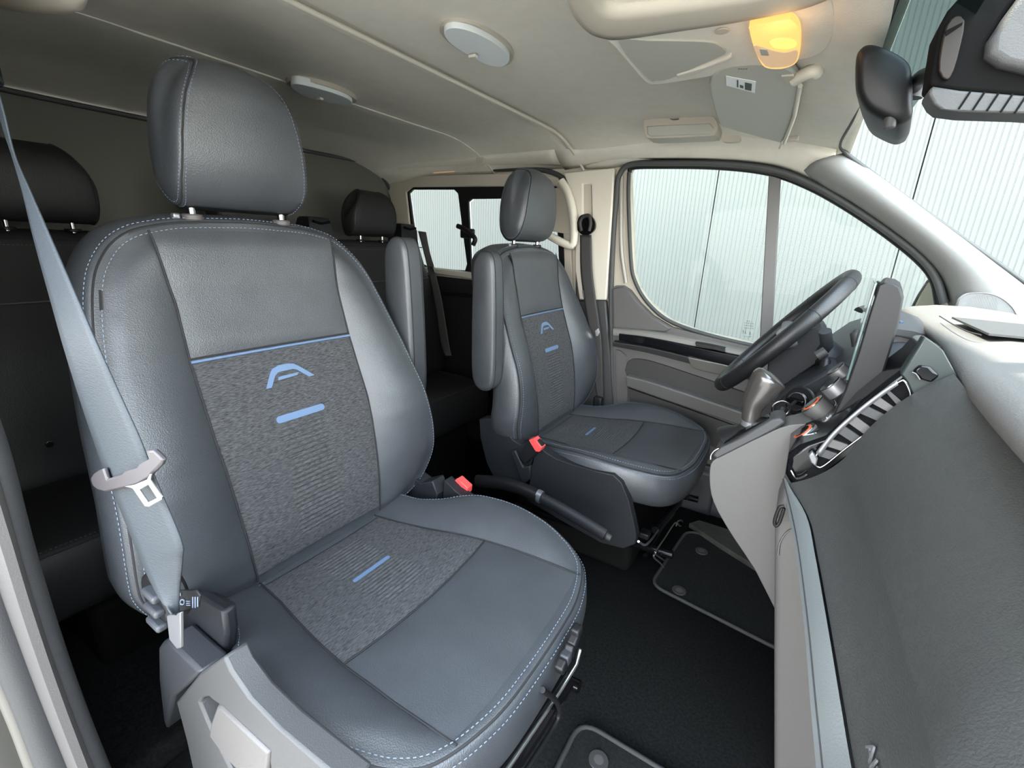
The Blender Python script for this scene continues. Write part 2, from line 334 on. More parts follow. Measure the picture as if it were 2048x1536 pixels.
# ------------------------------------------------------------------ driver's door
d1 = struct(thing('door_1', (0.75, 0.9, 0.2), None, None))
seal = smooth_path(Q([(1226, 830), (1224, 700), (1222, 600), (1226, 480), (1232, 400), (1238, 352), (1262, 329), (1330, 326), (1440, 327), (1540, 338), (1620, 366), (1700, 412), (1780, 466), (1842, 516), (1872, 556), (1888, 606)], 0.885), 8)
tube('seal', seal, 0.011, 'rubber', d1, seg=10)
tube('glass_run', smooth_path(Q([(1258, 345), (1257, 400), (1262, 520), (1270, 562), (1294, 604), (1335, 640), (1400, 665), (1500, 690), (1600, 706)], 0.893), 6), 0.008, 'rubber', d1, seg=8)
tube('frame_rail', smooth_path(Q([(1259, 345), (1266, 335), (1330, 333), (1440, 335), (1540, 347), (1620, 376), (1700, 421), (1780, 476), (1840, 526), (1866, 562), (1876, 610)], 0.905), 6), 0.009, 'black', d1, seg=8)
tube('painted_edge', smooth_path(Q([(1243, 352), (1242, 420), (1243, 500), (1252, 566)], 0.895), 6), 0.009, 'jamb', d1, seg=8)
plate('pane', Q(front_gl, 0.925), (0, 0.004, 0), 'glass', d1, smooth=False)
plate('window_divider', Q([(1538, 340), (1562, 348), (1543, 700), (1518, 700)], 0.902), (0, 0.018, 0), 'door', d1, bev=0.003)
# door card, a shaped slab with its window line
card = [(1224, 576), (1232, 571), (1246, 571), (1260, 580), (1280, 606), (1306, 632), (1345, 655), (1420, 675), (1510, 696), (1620, 716), (1700, 730), (1760, 900), (1700, 1090), (1480, 1090), (1380, 1000), (1226, 850)]
plate('door_card', Q(card, 0.878), (0, 0.03, 0), 'door', d1, bev=0.008)
cap = [(1225, 577), (1246, 573), (1258, 582), (1278, 608), (1304, 634), (1343, 657), (1330, 664), (1226, 656)]
plate('upper_insert', Q(cap, 0.868), (0, 0.015, 0), 'door', d1, bev=0.005)
# arm rest ledge: top face then front face
def strip(name, top_px, bot_px, y0, y1, m, parent, back=0.06, r=0.006, n=6):
    A = smooth_path(Q(top_px, y0), n); B = smooth_path(Q(bot_px, y1), n)
    rows = [[a + Vector((0, back, 0.004)) for a in A], A, B, [b + Vector((0, back, -0.004)) for b in B]]
    o = loft(name, rows, m, parent, False, False, 30); bevel(o, r, 3, 30); return o
strip('armrest_ledge', [(1226, 657), (1300, 664), (1400, 682), (1500, 706), (1620, 734)], [(1226, 672), (1300, 682), (1400, 703), (1500, 726), (1620, 752)], 0.842, 0.835, 'ledge', d1, 0.05, 0.008)
strip('gloss_trim', [(1238, 668), (1300, 676), (1400, 696), (1480, 712), (1560, 730)], [(1238, 681), (1300, 692), (1400, 717), (1480, 738), (1560, 758)], 0.828, 0.828, 'gloss', d1, 0.03, 0.004)
strip('trim_underside', [(1226, 684), (1300, 696), (1400, 720), (1480, 740), (1560, 762)], [(1226, 692), (1300, 707), (1400, 733), (1480, 755), (1560, 778)], 0.845, 0.86, 'plastic_mid', d1, 0.03, 0.004)
strip('pull_cup', [(1376, 715), (1400, 720), (1440, 728), (1470, 735)], [(1384, 735), (1405, 742), (1440, 749), (1466, 752)], 0.826, 0.85, 'ledge', d1, 0.03, 0.004)
strip('window_switch', [(1390, 686), (1420, 691), (1450, 698)], [(1392, 692), (1420, 698), (1450, 705)], 0.822, 0.822, 'black', d1, 0.02, 0.002)
plate('map_pocket_recess', smooth_path(Q([(1253, 730), (1264, 718), (1300, 722), (1380, 748), (1480, 782), (1600, 826), (1600, 870), (1480, 820), (1380, 787), (1300, 762), (1254, 752)], 0.866), 2, True), (0, 0.02, 0), 'door_dark', d1, bev=0.002)
strip('map_pocket_rim', [(1253, 752), (1300, 764), (1380, 790), (1480, 824), (1600, 870)], [(1254, 774), (1300, 790), (1380, 818), (1480, 852), (1600, 900)], 0.83, 0.835, 'door', d1, 0.05, 0.006)
plate('lower_pocket', Q([(1256, 776), (1300, 792), (1380, 820), (1480, 856), (1620, 910), (1640, 1030), (1470, 960), (1440, 900), (1350, 860), (1262, 830)], 0.862), (0, 0.02, 0), 'door_dark', d1, bev=0.004)
strip('door_edge_band', [(1231, 700), (1240, 702), (1252, 712)], [(1236, 850), (1246, 850), (1258, 850)], 0.868, 0.868, 'door', d1, 0.02, 0.002)
plate('kick_panel', Q([(1392, 925), (1440, 940), (1560, 1000), (1640, 1080), (1600, 1160), (1450, 1065), (1396, 1035)], 0.855), (0, 0.02, 0), 'plastic', d1, bev=0.006)
# etched marks low on the glass
def marks(parent, rows_):
    k = 0
    for (u, v, w_, h_) in rows_:
        plate('etched_mark', Q([(u, v), (u + w_, v + 0.15 * w_), (u + w_, v + h_ + 0.15 * w_), (u, v + h_)], 0.922), (0, 0.001, 0), 'etched', parent, smooth=False)
mk = []
for v in (641, 645, 650, 655):
    for i in range(5 if v != 641 else 2): mk.append((1488 + i * 4 + (5 if v == 641 else 0), v + i * 0.4, 2.6, 1.3))
mk += [(1486, 660, 1.2, 7), (1484, 662, 1.2, 1), (1490, 661, 1.2, 7), (1492, 667, 1.2, 1), (1498, 668, 4, 1.2), (1498, 672, 4, 1.2), (1499, 664, 2, 3), (1486, 672, 14, 0.8)]
marks(d1, mk)
# ------------------------------------------------------------------ sliding door
d2 = struct(thing('door_2', (-0.5, 0.9, 0.2), None, None))
tube('seal', smooth_path(Q([(790, 470), (782, 420), (768, 380), (760, 364), (776, 350), (850, 344), (950, 340), (1060, 338), (1120, 352), (1142, 390), (1154, 470), (1156, 600), (1152, 700)], 0.888), 8), 0.010, 'rubber', d2, seg=10)
fr_o = Q([(768, 362), (780, 353), (1060, 345), (1115, 356), (1138, 400), (1146, 600), (820, 556), (796, 470), (782, 400)], 0.884)
gl1 = Q([(818, 386), (824, 378), (908, 378), (916, 386), (925, 460), (934, 528), (930, 541), (860, 536), (842, 526), (827, 455)], 0.884)
gl2 = Q([(936, 404), (943, 398), (1100, 396), (1112, 405), (1120, 560), (1000, 552), (948, 548), (942, 530)], 0.884)
plate('door_frame', fr_o, (0, 0.02, 0), 'beige', d2, holes=[Q([(812, 384), (824, 374), (1112, 372), (1124, 392), (1130, 575), (836, 545), (820, 460)], 0.884)], bev=0.004)
plate('window_frame', Q([(812, 384), (824, 374), (1112, 372), (1124, 392), (1130, 575), (836, 545), (820, 460)], 0.893), (0, 0.012, 0), 'black', d2, holes=[Q([(818, 387), (825, 379), (908, 379), (916, 387), (925, 460), (934, 528), (930, 541), (860, 536), (842, 526), (827, 455)], 0.893), Q([(936, 404), (943, 398), (1100, 396), (1112, 405), (1120, 560), (1000, 552), (948, 548), (942, 530)], 0.893)])
plate('pane', gl1, (0, 0.003, 0), 'privacy', d2, smooth=False).location.y += 0.016
plate('pane', gl2, (0, 0.003, 0), 'privacy', d2, smooth=False).location.y += 0.022
strip('sill_strip', [(846, 535), (900, 541), (960, 549), (1120, 570)], [(848, 544), (900, 551), (960, 560), (1120, 582)], 0.868, 0.868, 'beige_light', d2, 0.03, 0.003)
plate('lower_card', Q([(840, 548), (960, 562), (1150, 590), (1156, 860), (1000, 980), (840, 860)], 0.878), (0, 0.02, 0), 'leather_dark', d2, bev=0.006)
strip('card_crease', [(845, 580), (960, 590), (1150, 615)], [(845, 588), (960, 598), (1150, 624)], 0.868, 0.87, 'black', d2, 0.03, 0.003)
lt = box('window_latch', PY(935, 467, 0.872), (0.085, 0.018, 0.045), 'black', d2, 0.008)
tube('latch_lever', smooth_path(Q([(915, 452), (925, 456), (940, 466), (950, 478), (946, 490)], 0.858), 5), 0.012, 'black', d2, seg=8)
# lit strip above the sliding door
ls = thing('step_lamp', PY(890, 344, 0.875), 'slim lit amber strip lamp above the sliding door window', 'lamp')
box('lamp_lens', PY(889, 343, 0.872), (0.135, 0.014, 0.010), 'amber_soft', ls, 0.003); box('lamp_housing', PY(889, 341, 0.880), (0.155, 0.014, 0.016), 'beige', ls, 0.003)
# ------------------------------------------------------------------ outside: panelled wall and yard
wall = struct(thing('wall_outside', (0, 3.0, 0), None, None))
YO = 3.0; pitch = 0.030
pm = None
for k in range(-6, 7):
    x0 = 0.198 + 1.19 * k; x1 = x0 + 1.19 - 0.008
    if pm is None:
        n = int((x1 - x0) / pitch); vs = []; fs = []
        pr = []
        for i in range(n):
            a = i * (x1 - x0) / n; p = (x1 - x0) / n; pr += [(a, 0), (a + p * .40, 0), (a + p * .46, 0.0022), (a + p * .58, 0.0022), (a + p * .64, 0)]
        pr.append((x1 - x0, 0))
        for (x, y) in pr: vs += [(x, y, -0.5), (x, y, 7.0)]
        for i in range(len(pr) - 1): fs.append((2 * i, 2 * i + 2, 2 * i + 3, 2 * i + 1))
        s = len(vs); L = x1 - x0; vs += [(0, 0.04, -.5), (0, 0.04, 7), (L, 0.04, -.5), (L, 0.04, 7)]
        fs += [(s, 0, 1, s + 1), (2 * len(pr) - 2, s + 2, s + 3, 2 * len(pr) - 1)]
        pm = bpy.data.meshes.new('wall_panel'); pm.from_pydata(vs, [], fs); pm.materials.append(M['panel'])
    o = bpy.data.objects.new('panel', pm); COL.objects.link(o); o.parent = wall; o.location = (x0, 0, 0)
box('joint_backing', (0, YO + 0.06, 3.2), (16, 0.03, 7.6), 'joint', wall)
struct(box('ground', (0, 0, -0.62), (40, 40, 0.1), 'asphalt'))
# far door mirror
dm = thing('door_mirror', (1.27, 1.05, 0.9), 'dark-rimmed door mirror outside the driver quarter window', 'mirror')
mo = Q([(1812, 628), (1832, 590), (1850, 562), (1864, 548), (1886, 546), (1905, 560), (1910, 640), (1860, 660)], 1.08)
plate('housing', mo, (0.05, 0.05, 0), 'black', dm, bev=0.006)
plate('mirror_glass', Q([(1822, 628), (1840, 590), (1856, 566), (1868, 556), (1886, 554), (1900, 566), (1904, 636), (1858, 652)], 1.078), (0.0, 0.003, 0), 'mirror', dm)
tube('stalk', [Vector((1.36, 0.96, 0.86)), Vector((1.34, 1.02, 0.87)), Vector((1.33, 1.09, 0.88))], 0.02, 'black', dm)
struct(box('added_shade_canopy', (0, 2.35, 3.6), (14, 1.9, 0.08), 'joint'))  # unseen canopy, added to keep sky light off the outside wall

sg = Q([(1917, 606), (1922, 596), (1932, 589), (1946, 586), (1975, 587), (2000, 595), (2022, 612), (2034, 632), (2036, 650), (2000, 650), (1916, 640)], .782)
tw = struct(bevel(plate('trim_10', smooth_path(sg, 2, True), (0, .03, 0), 'tweeter'), .003, 3, 50))
tube('tweeter_rim', smooth_path([p + Vector((0, -.0005, 0)) for p in sg[:9]], 4), .0014, 'hole', tw, seg=6)
dots = []; cx_, cz_ = PY(1963, 612, .78).x, PY(1963, 612, .78).z; vs = []; fs = []
for i in range(-7, 8):
    for j in range(-7, 8):
        x, z = i * .0052 + (j % 2) * .0026, j * .0046
        if x * x + z * z < .033 ** 2:
            s = len(vs)
            for k in range(6): vs.append((cx_ + x + .0014 * math.cos(k * 1.047), .7812, cz_ + z + .0014 * math.sin(k * 1.047)))
            fs.append(tuple(range(s, s + 6)))
me = bpy.data.meshes.new('perforations'); me.from_pydata(vs, [], fs); o = link('perforations', me, 'hole', tw, False); o['kind'] = 'stuff'

struct(plate('trim_11', [PZ(u, v, .03) for u, v in ((1378, 1046), (1398, 1040), (1480, 1066), (1620, 1130), (1700, 1200), (1640, 1230), (1540, 1150), (1440, 1088))], (0, 0, -.02), 'sill', bev=.003))  # floor strip by the door, its sunlit look put into the colour

# passenger door swung open beside the camera, unseen, added to block side light
d3 = struct(thing('door_3', (1.42, -.98, .2), None, None))
a_ = math.radians(-58); dx3 = Vector((math.cos(a_), math.sin(a_), 0)); n3 = Vector((dx3.y, -dx3.x, 0))
D3 = lambda s, z: Vector((1.40, -.99, 0)) + dx3 * s + Vector((0, 0, z))
plate('door_skin', [D3(0, -.05), D3(1.10, -.05), D3(1.12, .60), D3(1.05, 1.36), D3(.75, 1.40), D3(.02, .90)], n3 * .05, 'door', d3, holes=[[D3(.16, .90), D3(1.02, .82), D3(.98, 1.30), D3(.74, 1.33)]], bev=.008)
plate('pane', [D3(.16, .90), D3(1.02, .82), D3(.98, 1.30), D3(.74, 1.33)], n3 * .004, 'glass', d3, smooth=False)
plate('pocket', [D3(.15, .10), D3(.95, .12), D3(.92, .34), D3(.2, .36)], n3 * -.06, 'door_dark', d3, bev=.01)

struct(box('trim_12', (.115, -.965, 1.20), (.15, .05, .44), 'beige', bev=.015))
struct(box('sill_panel', (.80, -.955, -.02), (1.3, .07, .08), 'plastic_mid', bev=.01))
# ================================================================== SEATS
OUT = [(1.066, 0, -.022), (1.064, .06, -.023), (1.061, .115, -.025), (1.054, .155, -.024), (1.044, .188, -.021), (1.025, .216, -.016), (.997, .240, -.003), (.969, .255, .010), (.929, .268, .026), (.88, .280, .047), (.81, .294, .08), (.75, .304, .108), (.70, .311, .132), (.65, .316, .147), (.60, .321, .155), (.55, .324, .155), (.515, .322, .150), (.475, .308, .143), (.44, .283, .135), (.415, .24, .128), (.40, .15, .122), (.396, .07, .120), (.396, 0, .120)]
WIB = [(.43, .150), (.55, .158), (.70, .165), (.836, .163), (.93, .160), (1.06, .170)]
CB = [(.39, .120), (.43, .129), (.50, .126), (.55, .120), (.60, .112), (.65, .102), (.704, .087), (.767, .064), (.836, .040), (.90, .024), (.96, .010), (1.00, .004), (1.03, -.002), (1.05, -.012), (1.066, -.022)]
OW = sorted([(z, w) for z, w, x in OUT if z > .41]); OX = sorted([(z, x) for z, w, x in OUT if z > .41])
CR = [(.40, .004), (.46, .012), (.55, .022), (.75, .022), (.9, .014), (1.0, .006), (1.04, 0.0)]
def FB(y, z):
    a = abs(y); wi = interp(WIB, z); wo = max(interp(OW, z), wi + .03); c = interp(CB, z)
    if a <= wi: return c + 0.004 * (a / wi) ** 2
    t = min(1.15, (a - wi) / (wo - wi)); tt = min(1, t)
    return c + .004 + (interp(OX, z) - c - .004) * tt + interp(CR, z) * 4 * tt * (1 - tt) * (1 - .25 * tt)
CO = [(.668, 0, .450), (.667, .06, .450), (.664, .11, .450), (.656, .15, .449), (.643, .19, .448), (.626, .222, .448), (.604, .243, .450), (.578, .260, .454), (.525, .281, .462), (.46, .293, .468), (.40, .294, .470), (.335, .287, .466), (.29, .273, .456), (.25, .252, .444), (.215, .238, .437), (.185, .228, .433), (.12, .222, .428), (.075, .21, .425), (.055, .15, .41), (.05, .07, .40), (.05, 0, .40)]
WIC = [(.06, .138), (.137, .143), (.20, .150), (.275, .163), (.35, .176), (.421, .184), (.53, .188), (.629, .187), (.67, .187)]
CC = [(.04, .395), (.137, .403), (.275, .413), (.36, .424), (.421, .430), (.50, .437), (.58, .441), (.63, .443), (.668, .450)]
OCW = sorted([(x, w) for x, w, z in CO if .06 < x < .645]); OCZ = sorted([(x, z) for x, w, z in CO if .06 < x < .66])
CRC = [(.1, .002), (.25, .006), (.4, .014), (.55, .012), (.62, .004), (.66, 0)]
def FC(x, y):
    a = abs(y); wi = interp(WIC, x); wo = max(interp(OCW, x), wi + .03); c = interp(CC, x)
    if a <= wi: return c + 0.003 * (a / wi) ** 2 
    t = min(1, (a - wi) / (wo - wi))
    return c + .003 + (interp(OCZ, x) - c - .003) * t + interp(CRC, x) * 4 * t * (1 - t)
def outline(tab, n=5):
    half = [Vector(p) for p in tab]; loop = half + [Vector((p[0], -p[1], p[2])) for p in reversed(tab[1:-1])]
    return smooth_path(loop, n, True)
def seat_group(base, yc, dx, dz, inb, passenger):
    """base: the Empty; inb: +1 or -1, the side of the seat that faces the middle of the van"""
    T = lambda x, y, z: Vector((x + dx, y + yc, z + dz))
    # ---- back rest
    L = outline(OUT)                                   # (z, y, x)
    cy, cz = 0.0, 0.73
    rows = []
    for s in [.02 + .97 * k / 44 for k in range(45)]:
        r = []
        for p in L:
            y = cy + s * (p.y - cy); z = cz + s * (p.x - cz); x = FB(y, z) - .006 * sm((interp(WIB, z) - abs(y)) / .010) * sm((1.048 - z) / .012)
            if s > .9: k = (s - .9) / .1; x = x * (1 - k) + p.z * k
            r.append(T(x, y, z))
        rows.append(r)
    nrm = []
    for i, p in enumerate(L):
        d = L[(i + 1) % len(L)] - L[i - 1]; v = Vector((-d.x, d.y)); v = Vector((v.x, v.y))     # d=(dz,dy)
        ny, nz = (-d.x, d.y); l = math.hypot(ny, nz) or 1; ny, nz = ny / l, nz / l
        if ny * (p.y) + nz * (p.x - cz) < 0: ny, nz = -ny, -nz
        nrm.append((ny, nz))
    def ring(off, back):
        return [T(p.z - back, p.y + n_[0] * off, p.x + n_[1] * off) for p, n_ in zip(L, nrm)]
    rows.append(ring(0, 0.001)); rows.append(ring(-.001, .006))
    for off, back in ((.004, .008), (.007, .014), (.012, .030), (.015, .055), (.012, .085), (.002, .108), (-.02, .122), (-.06, .130)): rows.append(ring(off, back))
    rows.append([T(-.11 + .13 * (1.06 - (cz + .4 * (p.x - cz))) * .6, .4 * p.y, cz + .4 * (p.x - cz)) for p in L])
    loft('backrest', rows, 'leather', base, True, True, 75)
    gv = ring(0.0005, .0035); tube('seam', gv, .0022, 'seam', base, True, 6)
    s1 = []
    for p, n_ in zip(L, nrm):
        y, z = p.y - n_[0] * .0075, p.x - n_[1] * .0075; k = .55; s1.append(T(FB(y, z) * (1 - k) + p.z * k + .0035, y, z))
    stitches('stitching', s1, 'thread', base, closed=True); stitches('stitching', ring(.0085, .0135), 'thread', base, closed=True)
    for sgn in (-1, 1):
        tube('seam', [T(FB(sgn * interp(WIB, z), z) + .0018, sgn * interp(WIB, z), z) for z in [.42 + (1.048 - .42) * k / 50 for k in range(51)]], .0018, 'seam', base, seg=6)
    zt = lambda y: 1.052 - .010 * (y / .165) ** 2
    def up(u, v):
        z = .8375 + (zt(u * .165) - .8375) * v; y = u * (interp(WIB, z) - .0022)
        e = (1 - u ** 8) * (1 - abs(2 * v - 1) ** 8); wr = .0007 * math.sin(60 * z + 9 * y) * math.exp(-((z - .86) / .02) ** 2)
        return T(FB(y, z) + .0008 + .0032 * e + wr * 2, y, z)
    surf('upper_panel', up, -1, 1, 28, 0, 1, 24, 'leather', base)
    def rib(d, pitch): return .5 + .5 * math.cos(2 * math.pi * d / pitch)
    def ins(u, v):
        z = .432 + (.8345 - .432) * v; y = u * (interp(WIB, z) - .002)
        e = (1 - u ** 10) * (1 - abs(2 * v - 1) ** 14); x = FB(y, z) + .0006 + .0022 * e
        tilt = z
        if abs(y) < .051 and (.432 + .03 < z < .690 or .722 < z < .750):
            fade = min(1, (.051 - abs(y)) / .004); amp = .0030 if z < .69 else .0012
            x += amp * fade * (rib(tilt, .0098) - .6)
        return T(x, y, z)
    surf('fabric_insert', ins, -1, 1, 64, 0, 1, 250, 'fabric', base)
    tube('blue_piping', [T(FB(y, .836) + .0032, y, .836) for y in [-.163 + .326 * k / 24 for k in range(25)]], .0026, 'blue', base, seg=8)
    tube('seam', [T(FB(y, .841) + .002, y, .841) for y in [-.163 + .326 * k / 24 for k in range(25)]], .0018, 'seam', base, seg=6)
    def motif(name, poly, fy, m='blue'):
        P = [fy(a, b) for a, b in poly]; nf = Vector((1, 0, .15)) if 'cushion' not in name else Vector((0, 0, 1))
        return plate(name, P, nf.normalized() * .0012, m, base, smooth=False)
    fb = lambda y, z: T(FB(y, z) + .0030, y, z)
    A = [(-.053, .766), (-.042, .766), (-.029, .785), (-.022, .790), (-.014, .791), (.010, .791), (.017, .789), (.040, .770), (.053, .770), (.026, .793), (.016, .800), (.004, .803), (-.016, .803), (-.030, .799), (-.036, .793)]
    motif('logo_mark', A, fb); motif('logo_mark', [(-.025, .776), (.016, .778), (.021, .783), (-.023, .782)], fb)
    bar = lambda h, w, c: [(c[0] * 0 + sx * (w - h) + math.cos(math.radians(a)) * h, c[1] + math.sin(math.radians(a)) * h) for sx, a0 in ((1, -90), (-1, 90)) for a in range(a0, a0 + 181, 30)]
    motif('logo_bar', bar(.0065, .053, (0, .706)), fb)
    # ---- cushion
    Lc = outline([(a, b, c) for a, b, c in CO]); cx = .36; rows = []
    for s in [.02 + .97 * k / 40 for k in range(41)]:
        r = []
        for p in Lc:
            x = cx + s * (p.x - cx); y = s * p.y; z = FC(x, y) - .006 * sm((interp(WIC, x) - abs(y)) / .010) * sm((.640 - x) / .012) * sm((x - .09) / .01)
            if s > .9: k = (s - .9) / .1; z = z * (1 - k) + p.z * k
            r.append(T(x, y, z))
        rows.append(r)
    nc = []
    for i, p in enumerate(Lc):
        d = Lc[(i + 1) % len(Lc)] - Lc[i - 1]; nx, ny = d.y, -d.x; l = math.hypot(nx, ny) or 1; nx, ny = nx / l, ny / l
        if nx * (p.x - cx) + ny * p.y < 0: nx, ny = -nx, -ny
        nc.append((nx, ny))
    def rc(off, down, flare=0):
        return [T(p.x + n_[0] * off * (1 if n_[0] > 0 else .5), p.y + n_[1] * off, p.z - down) for p, n_ in zip(Lc, nc)]
    rows.append(rc(0, .001)); rows.append(rc(-.001, .006))
    for off, dn in ((.004, .008), (.008, .014), (.013, .030), (.015, .055), (.012, .085), (.002, .108), (-.018, .122), (-.05, .130)): rows.append(rc(off, dn))
    rows.append([T(cx + .4 * (p.x - cx), .4 * p.y, .31) for p in Lc])
    loft('cushion', rows, 'leather', base, True, True, 75)
    tube('seam', rc(.0005, .0035), .0022, 'seam', base, True, 6)
    s1 = []
    for p, n_ in zip(Lc, nc):
        x, y = p.x - n_[0] * .0075, p.y - n_[1] * .0075; s1.append(T(x, y, FC(x, y) * .45 + p.z * .55 + .0030))
    stitches('stitching', s1, 'thread', base, closed=True); stitches('stitching', rc(.0095, .0135), 'thread', base, closed=True)
    for sgn in (-1, 1):
        xs = [.09 + (.642 - .09) * k / 50 for k in range(51)]
        tube('seam', [T(x, sgn * interp(WIC, x), FC(x, sgn * interp(WIC, x)) + .0016) for x in xs], .0018, 'seam', base, seg=6)
    xf = lambda y: .421 + .013 * (1 - (y / .184) ** 2)
    def ci(u, v):
        y0 = u * .184; x = .137 + (xf(y0) - .0015 - .137) * v; y = u * (interp(WIC, x) - .002)
        z = FC(x, y) + .0006 + .0022 * (1 - u ** 10) * (1 - abs(2 * v - 1) ** 14)
        if abs(y) < .054 and (.165 < x < .262 or .288 < x < .385):
            z += .0020 * min(1, (.054 - abs(y)) / .004) * (rib(x, .0098) - .6)
        return T(x, y, z)
    surf('cushion_insert', ci, -1, 1, 60, 0, 1, 180, 'fabric_seat', base)
    def cf(u, v):
        y0 = u * .184; x = xf(y0) + .001 + (.645 - .012 * abs(u) ** 3 - xf(y0)) * v; y = u * (interp(WIC, x) - .002)
        z = FC(x, y) + .0008 + .003 * (1 - u ** 8) * (1 - abs(2 * v - 1) ** 8)
        return T(x, y, z)
    surf('cushion_panel', cf, -1, 1, 26, 0, 1, 22, 'leather', base)
    def cb(u, v):
        x = .085 + (.1355 - .085) * v; y = u * (interp(WIC, x) - .002); return T(x, y, FC(x, y) + .0008 + .003 * (1 - u ** 8) * (1 - abs(2 * v - 1) ** 4))
    surf('cushion_panel', cb, -1, 1, 20, 0, 1, 8, 'leather', base)
    ys = [-.183 + .366 * k / 24 for k in range(25)]
    tube('seam', [T(xf(y), y, FC(xf(y), y) + .0018) for y in ys], .0018, 'seam', base, seg=6)
    motif('cushion_logo_bar', [(.275 + b - .706, a) for a, b in bar(.005, .046, (0, .706))], lambda x, y: T(x, y, FC(x, y) + .0030))
    # ---- head rest
    hp = [(-.030, 1.322), (-.008, 1.313), (.008, 1.297), (.0155, 1.275), (.017, 1.245), (.0165, 1.20), (.0125, 1.16), (.002, 1.124), (-.012, 1.104), (-.034, 1.091), (-.058, 1.094), (-.076, 1.114), (-.086, 1.15), (-.088, 1.20), (-.082, 1.25), (-.068, 1.295), (-.050, 1.317)]
    HW = [(1.09, .104), (1.11, .111), (1.13, .113), (1.165, .110), (1.2, .106), (1.235, .099), (1.26, .092), (1.28, .083), (1.30, .071), (1.315, .058), (1.325, .050)]
    hl = smooth_path([Vector((x, z, 0)) for x, z in hp], 5, True); hx, hz = -.035, 1.20
    HB = [(1.09, .104), (1.13, .113), (1.2, .110), (1.26, .104), (1.29, .096), (1.31, .084), (1.325, .072)]
    def hw(x, z):
        t = sm((x + .018) / -.03); return interp(HW, z) * (1 - t) + interp(HB, z) * t
    rows = []
    def hrow(wf, sc, extra=0):
        return [T(hx + (p.x - hx) * sc + (.008 * (1 - wf * wf) if p.x > hx else 0), wf * hw(hx + (p.x - hx) * min(1, sc), hz + (p.y - hz) * min(1, sc)) + extra, hz + (p.y - hz) * sc + .006 * (1 - wf * wf) * (1 if p.y > hz else 0)) for p in hl]
    ends = [(-1, .05, -.012), (-1, .25, -.0118), (-1, .45, -.011), (-1, .65, -.010), (-1, .80, -.008), (-1, .90, -.005), (-1, .96, -.002), (-1, .985, .0005)]
    for wf, sc, ex in ends: rows.append(hrow(wf, sc, ex))
    for k in range(13):
        u = -1 + 2 * k / 12; rows.append(hrow(u * .995, 1.0))
    for wf, sc, ex in reversed(ends): rows.append(hrow(-wf, sc, -ex))
    hr = loft('headrest', rows, 'leather', base, True, True, 75)
    for sgn in (-1, 1):
        tube('seam', hrow(sgn, .985, -sgn * .0), .0018, 'seam', hr, True, 6)
        stitches('stitching', hrow(sgn * .955, 1.012), 'thread', hr, closed=True, length=.0038, gap=.0024, r=.0005)
        stitches('stitching', hrow(sgn, .945, sgn * .0036), 'thread', hr, closed=True, length=.0038, gap=.0024, r=.0005)
    bs = [[T(hx - .010 + (p.x - hx) * .96, w * hw(-.09, p.y), hz - .012 + (p.y - hz) * .93) for p in hl] for w in (-.92, -.82, .82, .92)]
    loft('headrest_shell', bs, 'black', hr, True, True)
    for sgn in (-1, 1):
        tube('post', [T(-.045, sgn * .084, z) for z in (1.03, 1.07, 1.12)], .0068, 'chrome', hr, seg=14)
        cl = disc('post_collar', T(-.045, sgn * .084, 1.066), (0, 0, 1), .017, .012, 'plastic_grey' if passenger else 'black', base, 20, .003)
    box('collar_button', T(-.045, -.110, 1.073), (.012, .012, .010), 'silver', base, .003)
    # ---- arm rest, folded up on the inner side
    prof = [(-.003, 1.000), (.004, 1.034), (.024, 1.052), (.050, 1.052), (.066, 1.038), (.074, 1.000), (.080, .90), (.084, .78), (.084, .68), (.074, .640), (.050, .625), (.022, .628), (.004, .650), (-.004, .70), (-.006, .85)]
    pr = smooth_path([Vector((x, z, 0)) for x, z in prof], 3, True); cxx, czz = .039, .84; rows = []
    y0, y1 = inb * .318, inb * .382
    for y, s in ((y0 + inb * .0, .80), (y0 + inb * .004, .93), (y0 + inb * .010, .99), (y0 + inb * .014, 1), (y1 - inb * .014, 1), (y1 - inb * .010, .985), (y1 - inb * .004, .93), (y1, .80)):
        rows.append([T(cxx + (p.x - cxx) * s, y, czz + (p.y - czz) * (1 - (1 - s) * .35)) for p in pr])
    ar = loft('armrest', rows, 'leather', base, True, True, 75)
    for y in (y0 + inb * .012, y1 - inb * .012):
        tube('seam', [T(cxx + (p.x - cxx) * 1.004, y, czz + (p.y - czz) * 1.001) for p in pr], .0013, 'seam', ar, True, 6)
    disc('armrest_pivot', T(.03, inb * .300, .70), (0, inb, 0), .03, .03, 'black', base)
    # ---- inner side trims, measured on the driver seat
    def mir(pts, y):
        P = [PY(u, v, y) for u, v in pts]; return [Vector((p.x - .0515 + dx, yc + (-inb) * (p.y - .5), p.z + .0286 + dz)) for p in P]
    rec = [(958, 838), (986, 836), (1000, 846), (1013, 864), (1026, 880), (1040, 889), (1062, 884), (1070, 905), (1060, 931), (1058, 962), (1046, 969), (989, 958), (973, 926), (960, 875)]
    plate('recliner_cover', mir(rec, .186), (0, inb * -.045, 0), 'plastic_dark', base, bev=.008)
    sp_ = [(1072, 888), (1091, 905), (1111, 917), (1147, 930), (1184, 941), (1226, 950), (1243, 966), (1257, 1000), (1267, 1043), (1273, 1073), (1270, 1088), (1248, 1097), (1200, 1085), (1120, 1040), (1054, 1000), (1060, 960)]
    plate('side_panel', mir(sp_, .180), (0, inb * -.03, 0), 'plastic_dark', base, bev=.009)
    plate('link_cover', mir([(1020, 902), (1030, 901), (1046, 934), (1060, 932), (1060, 958), (1044, 968)], .165), (0, inb * -.02, 0), 'plastic_dark', base, bev=.004)
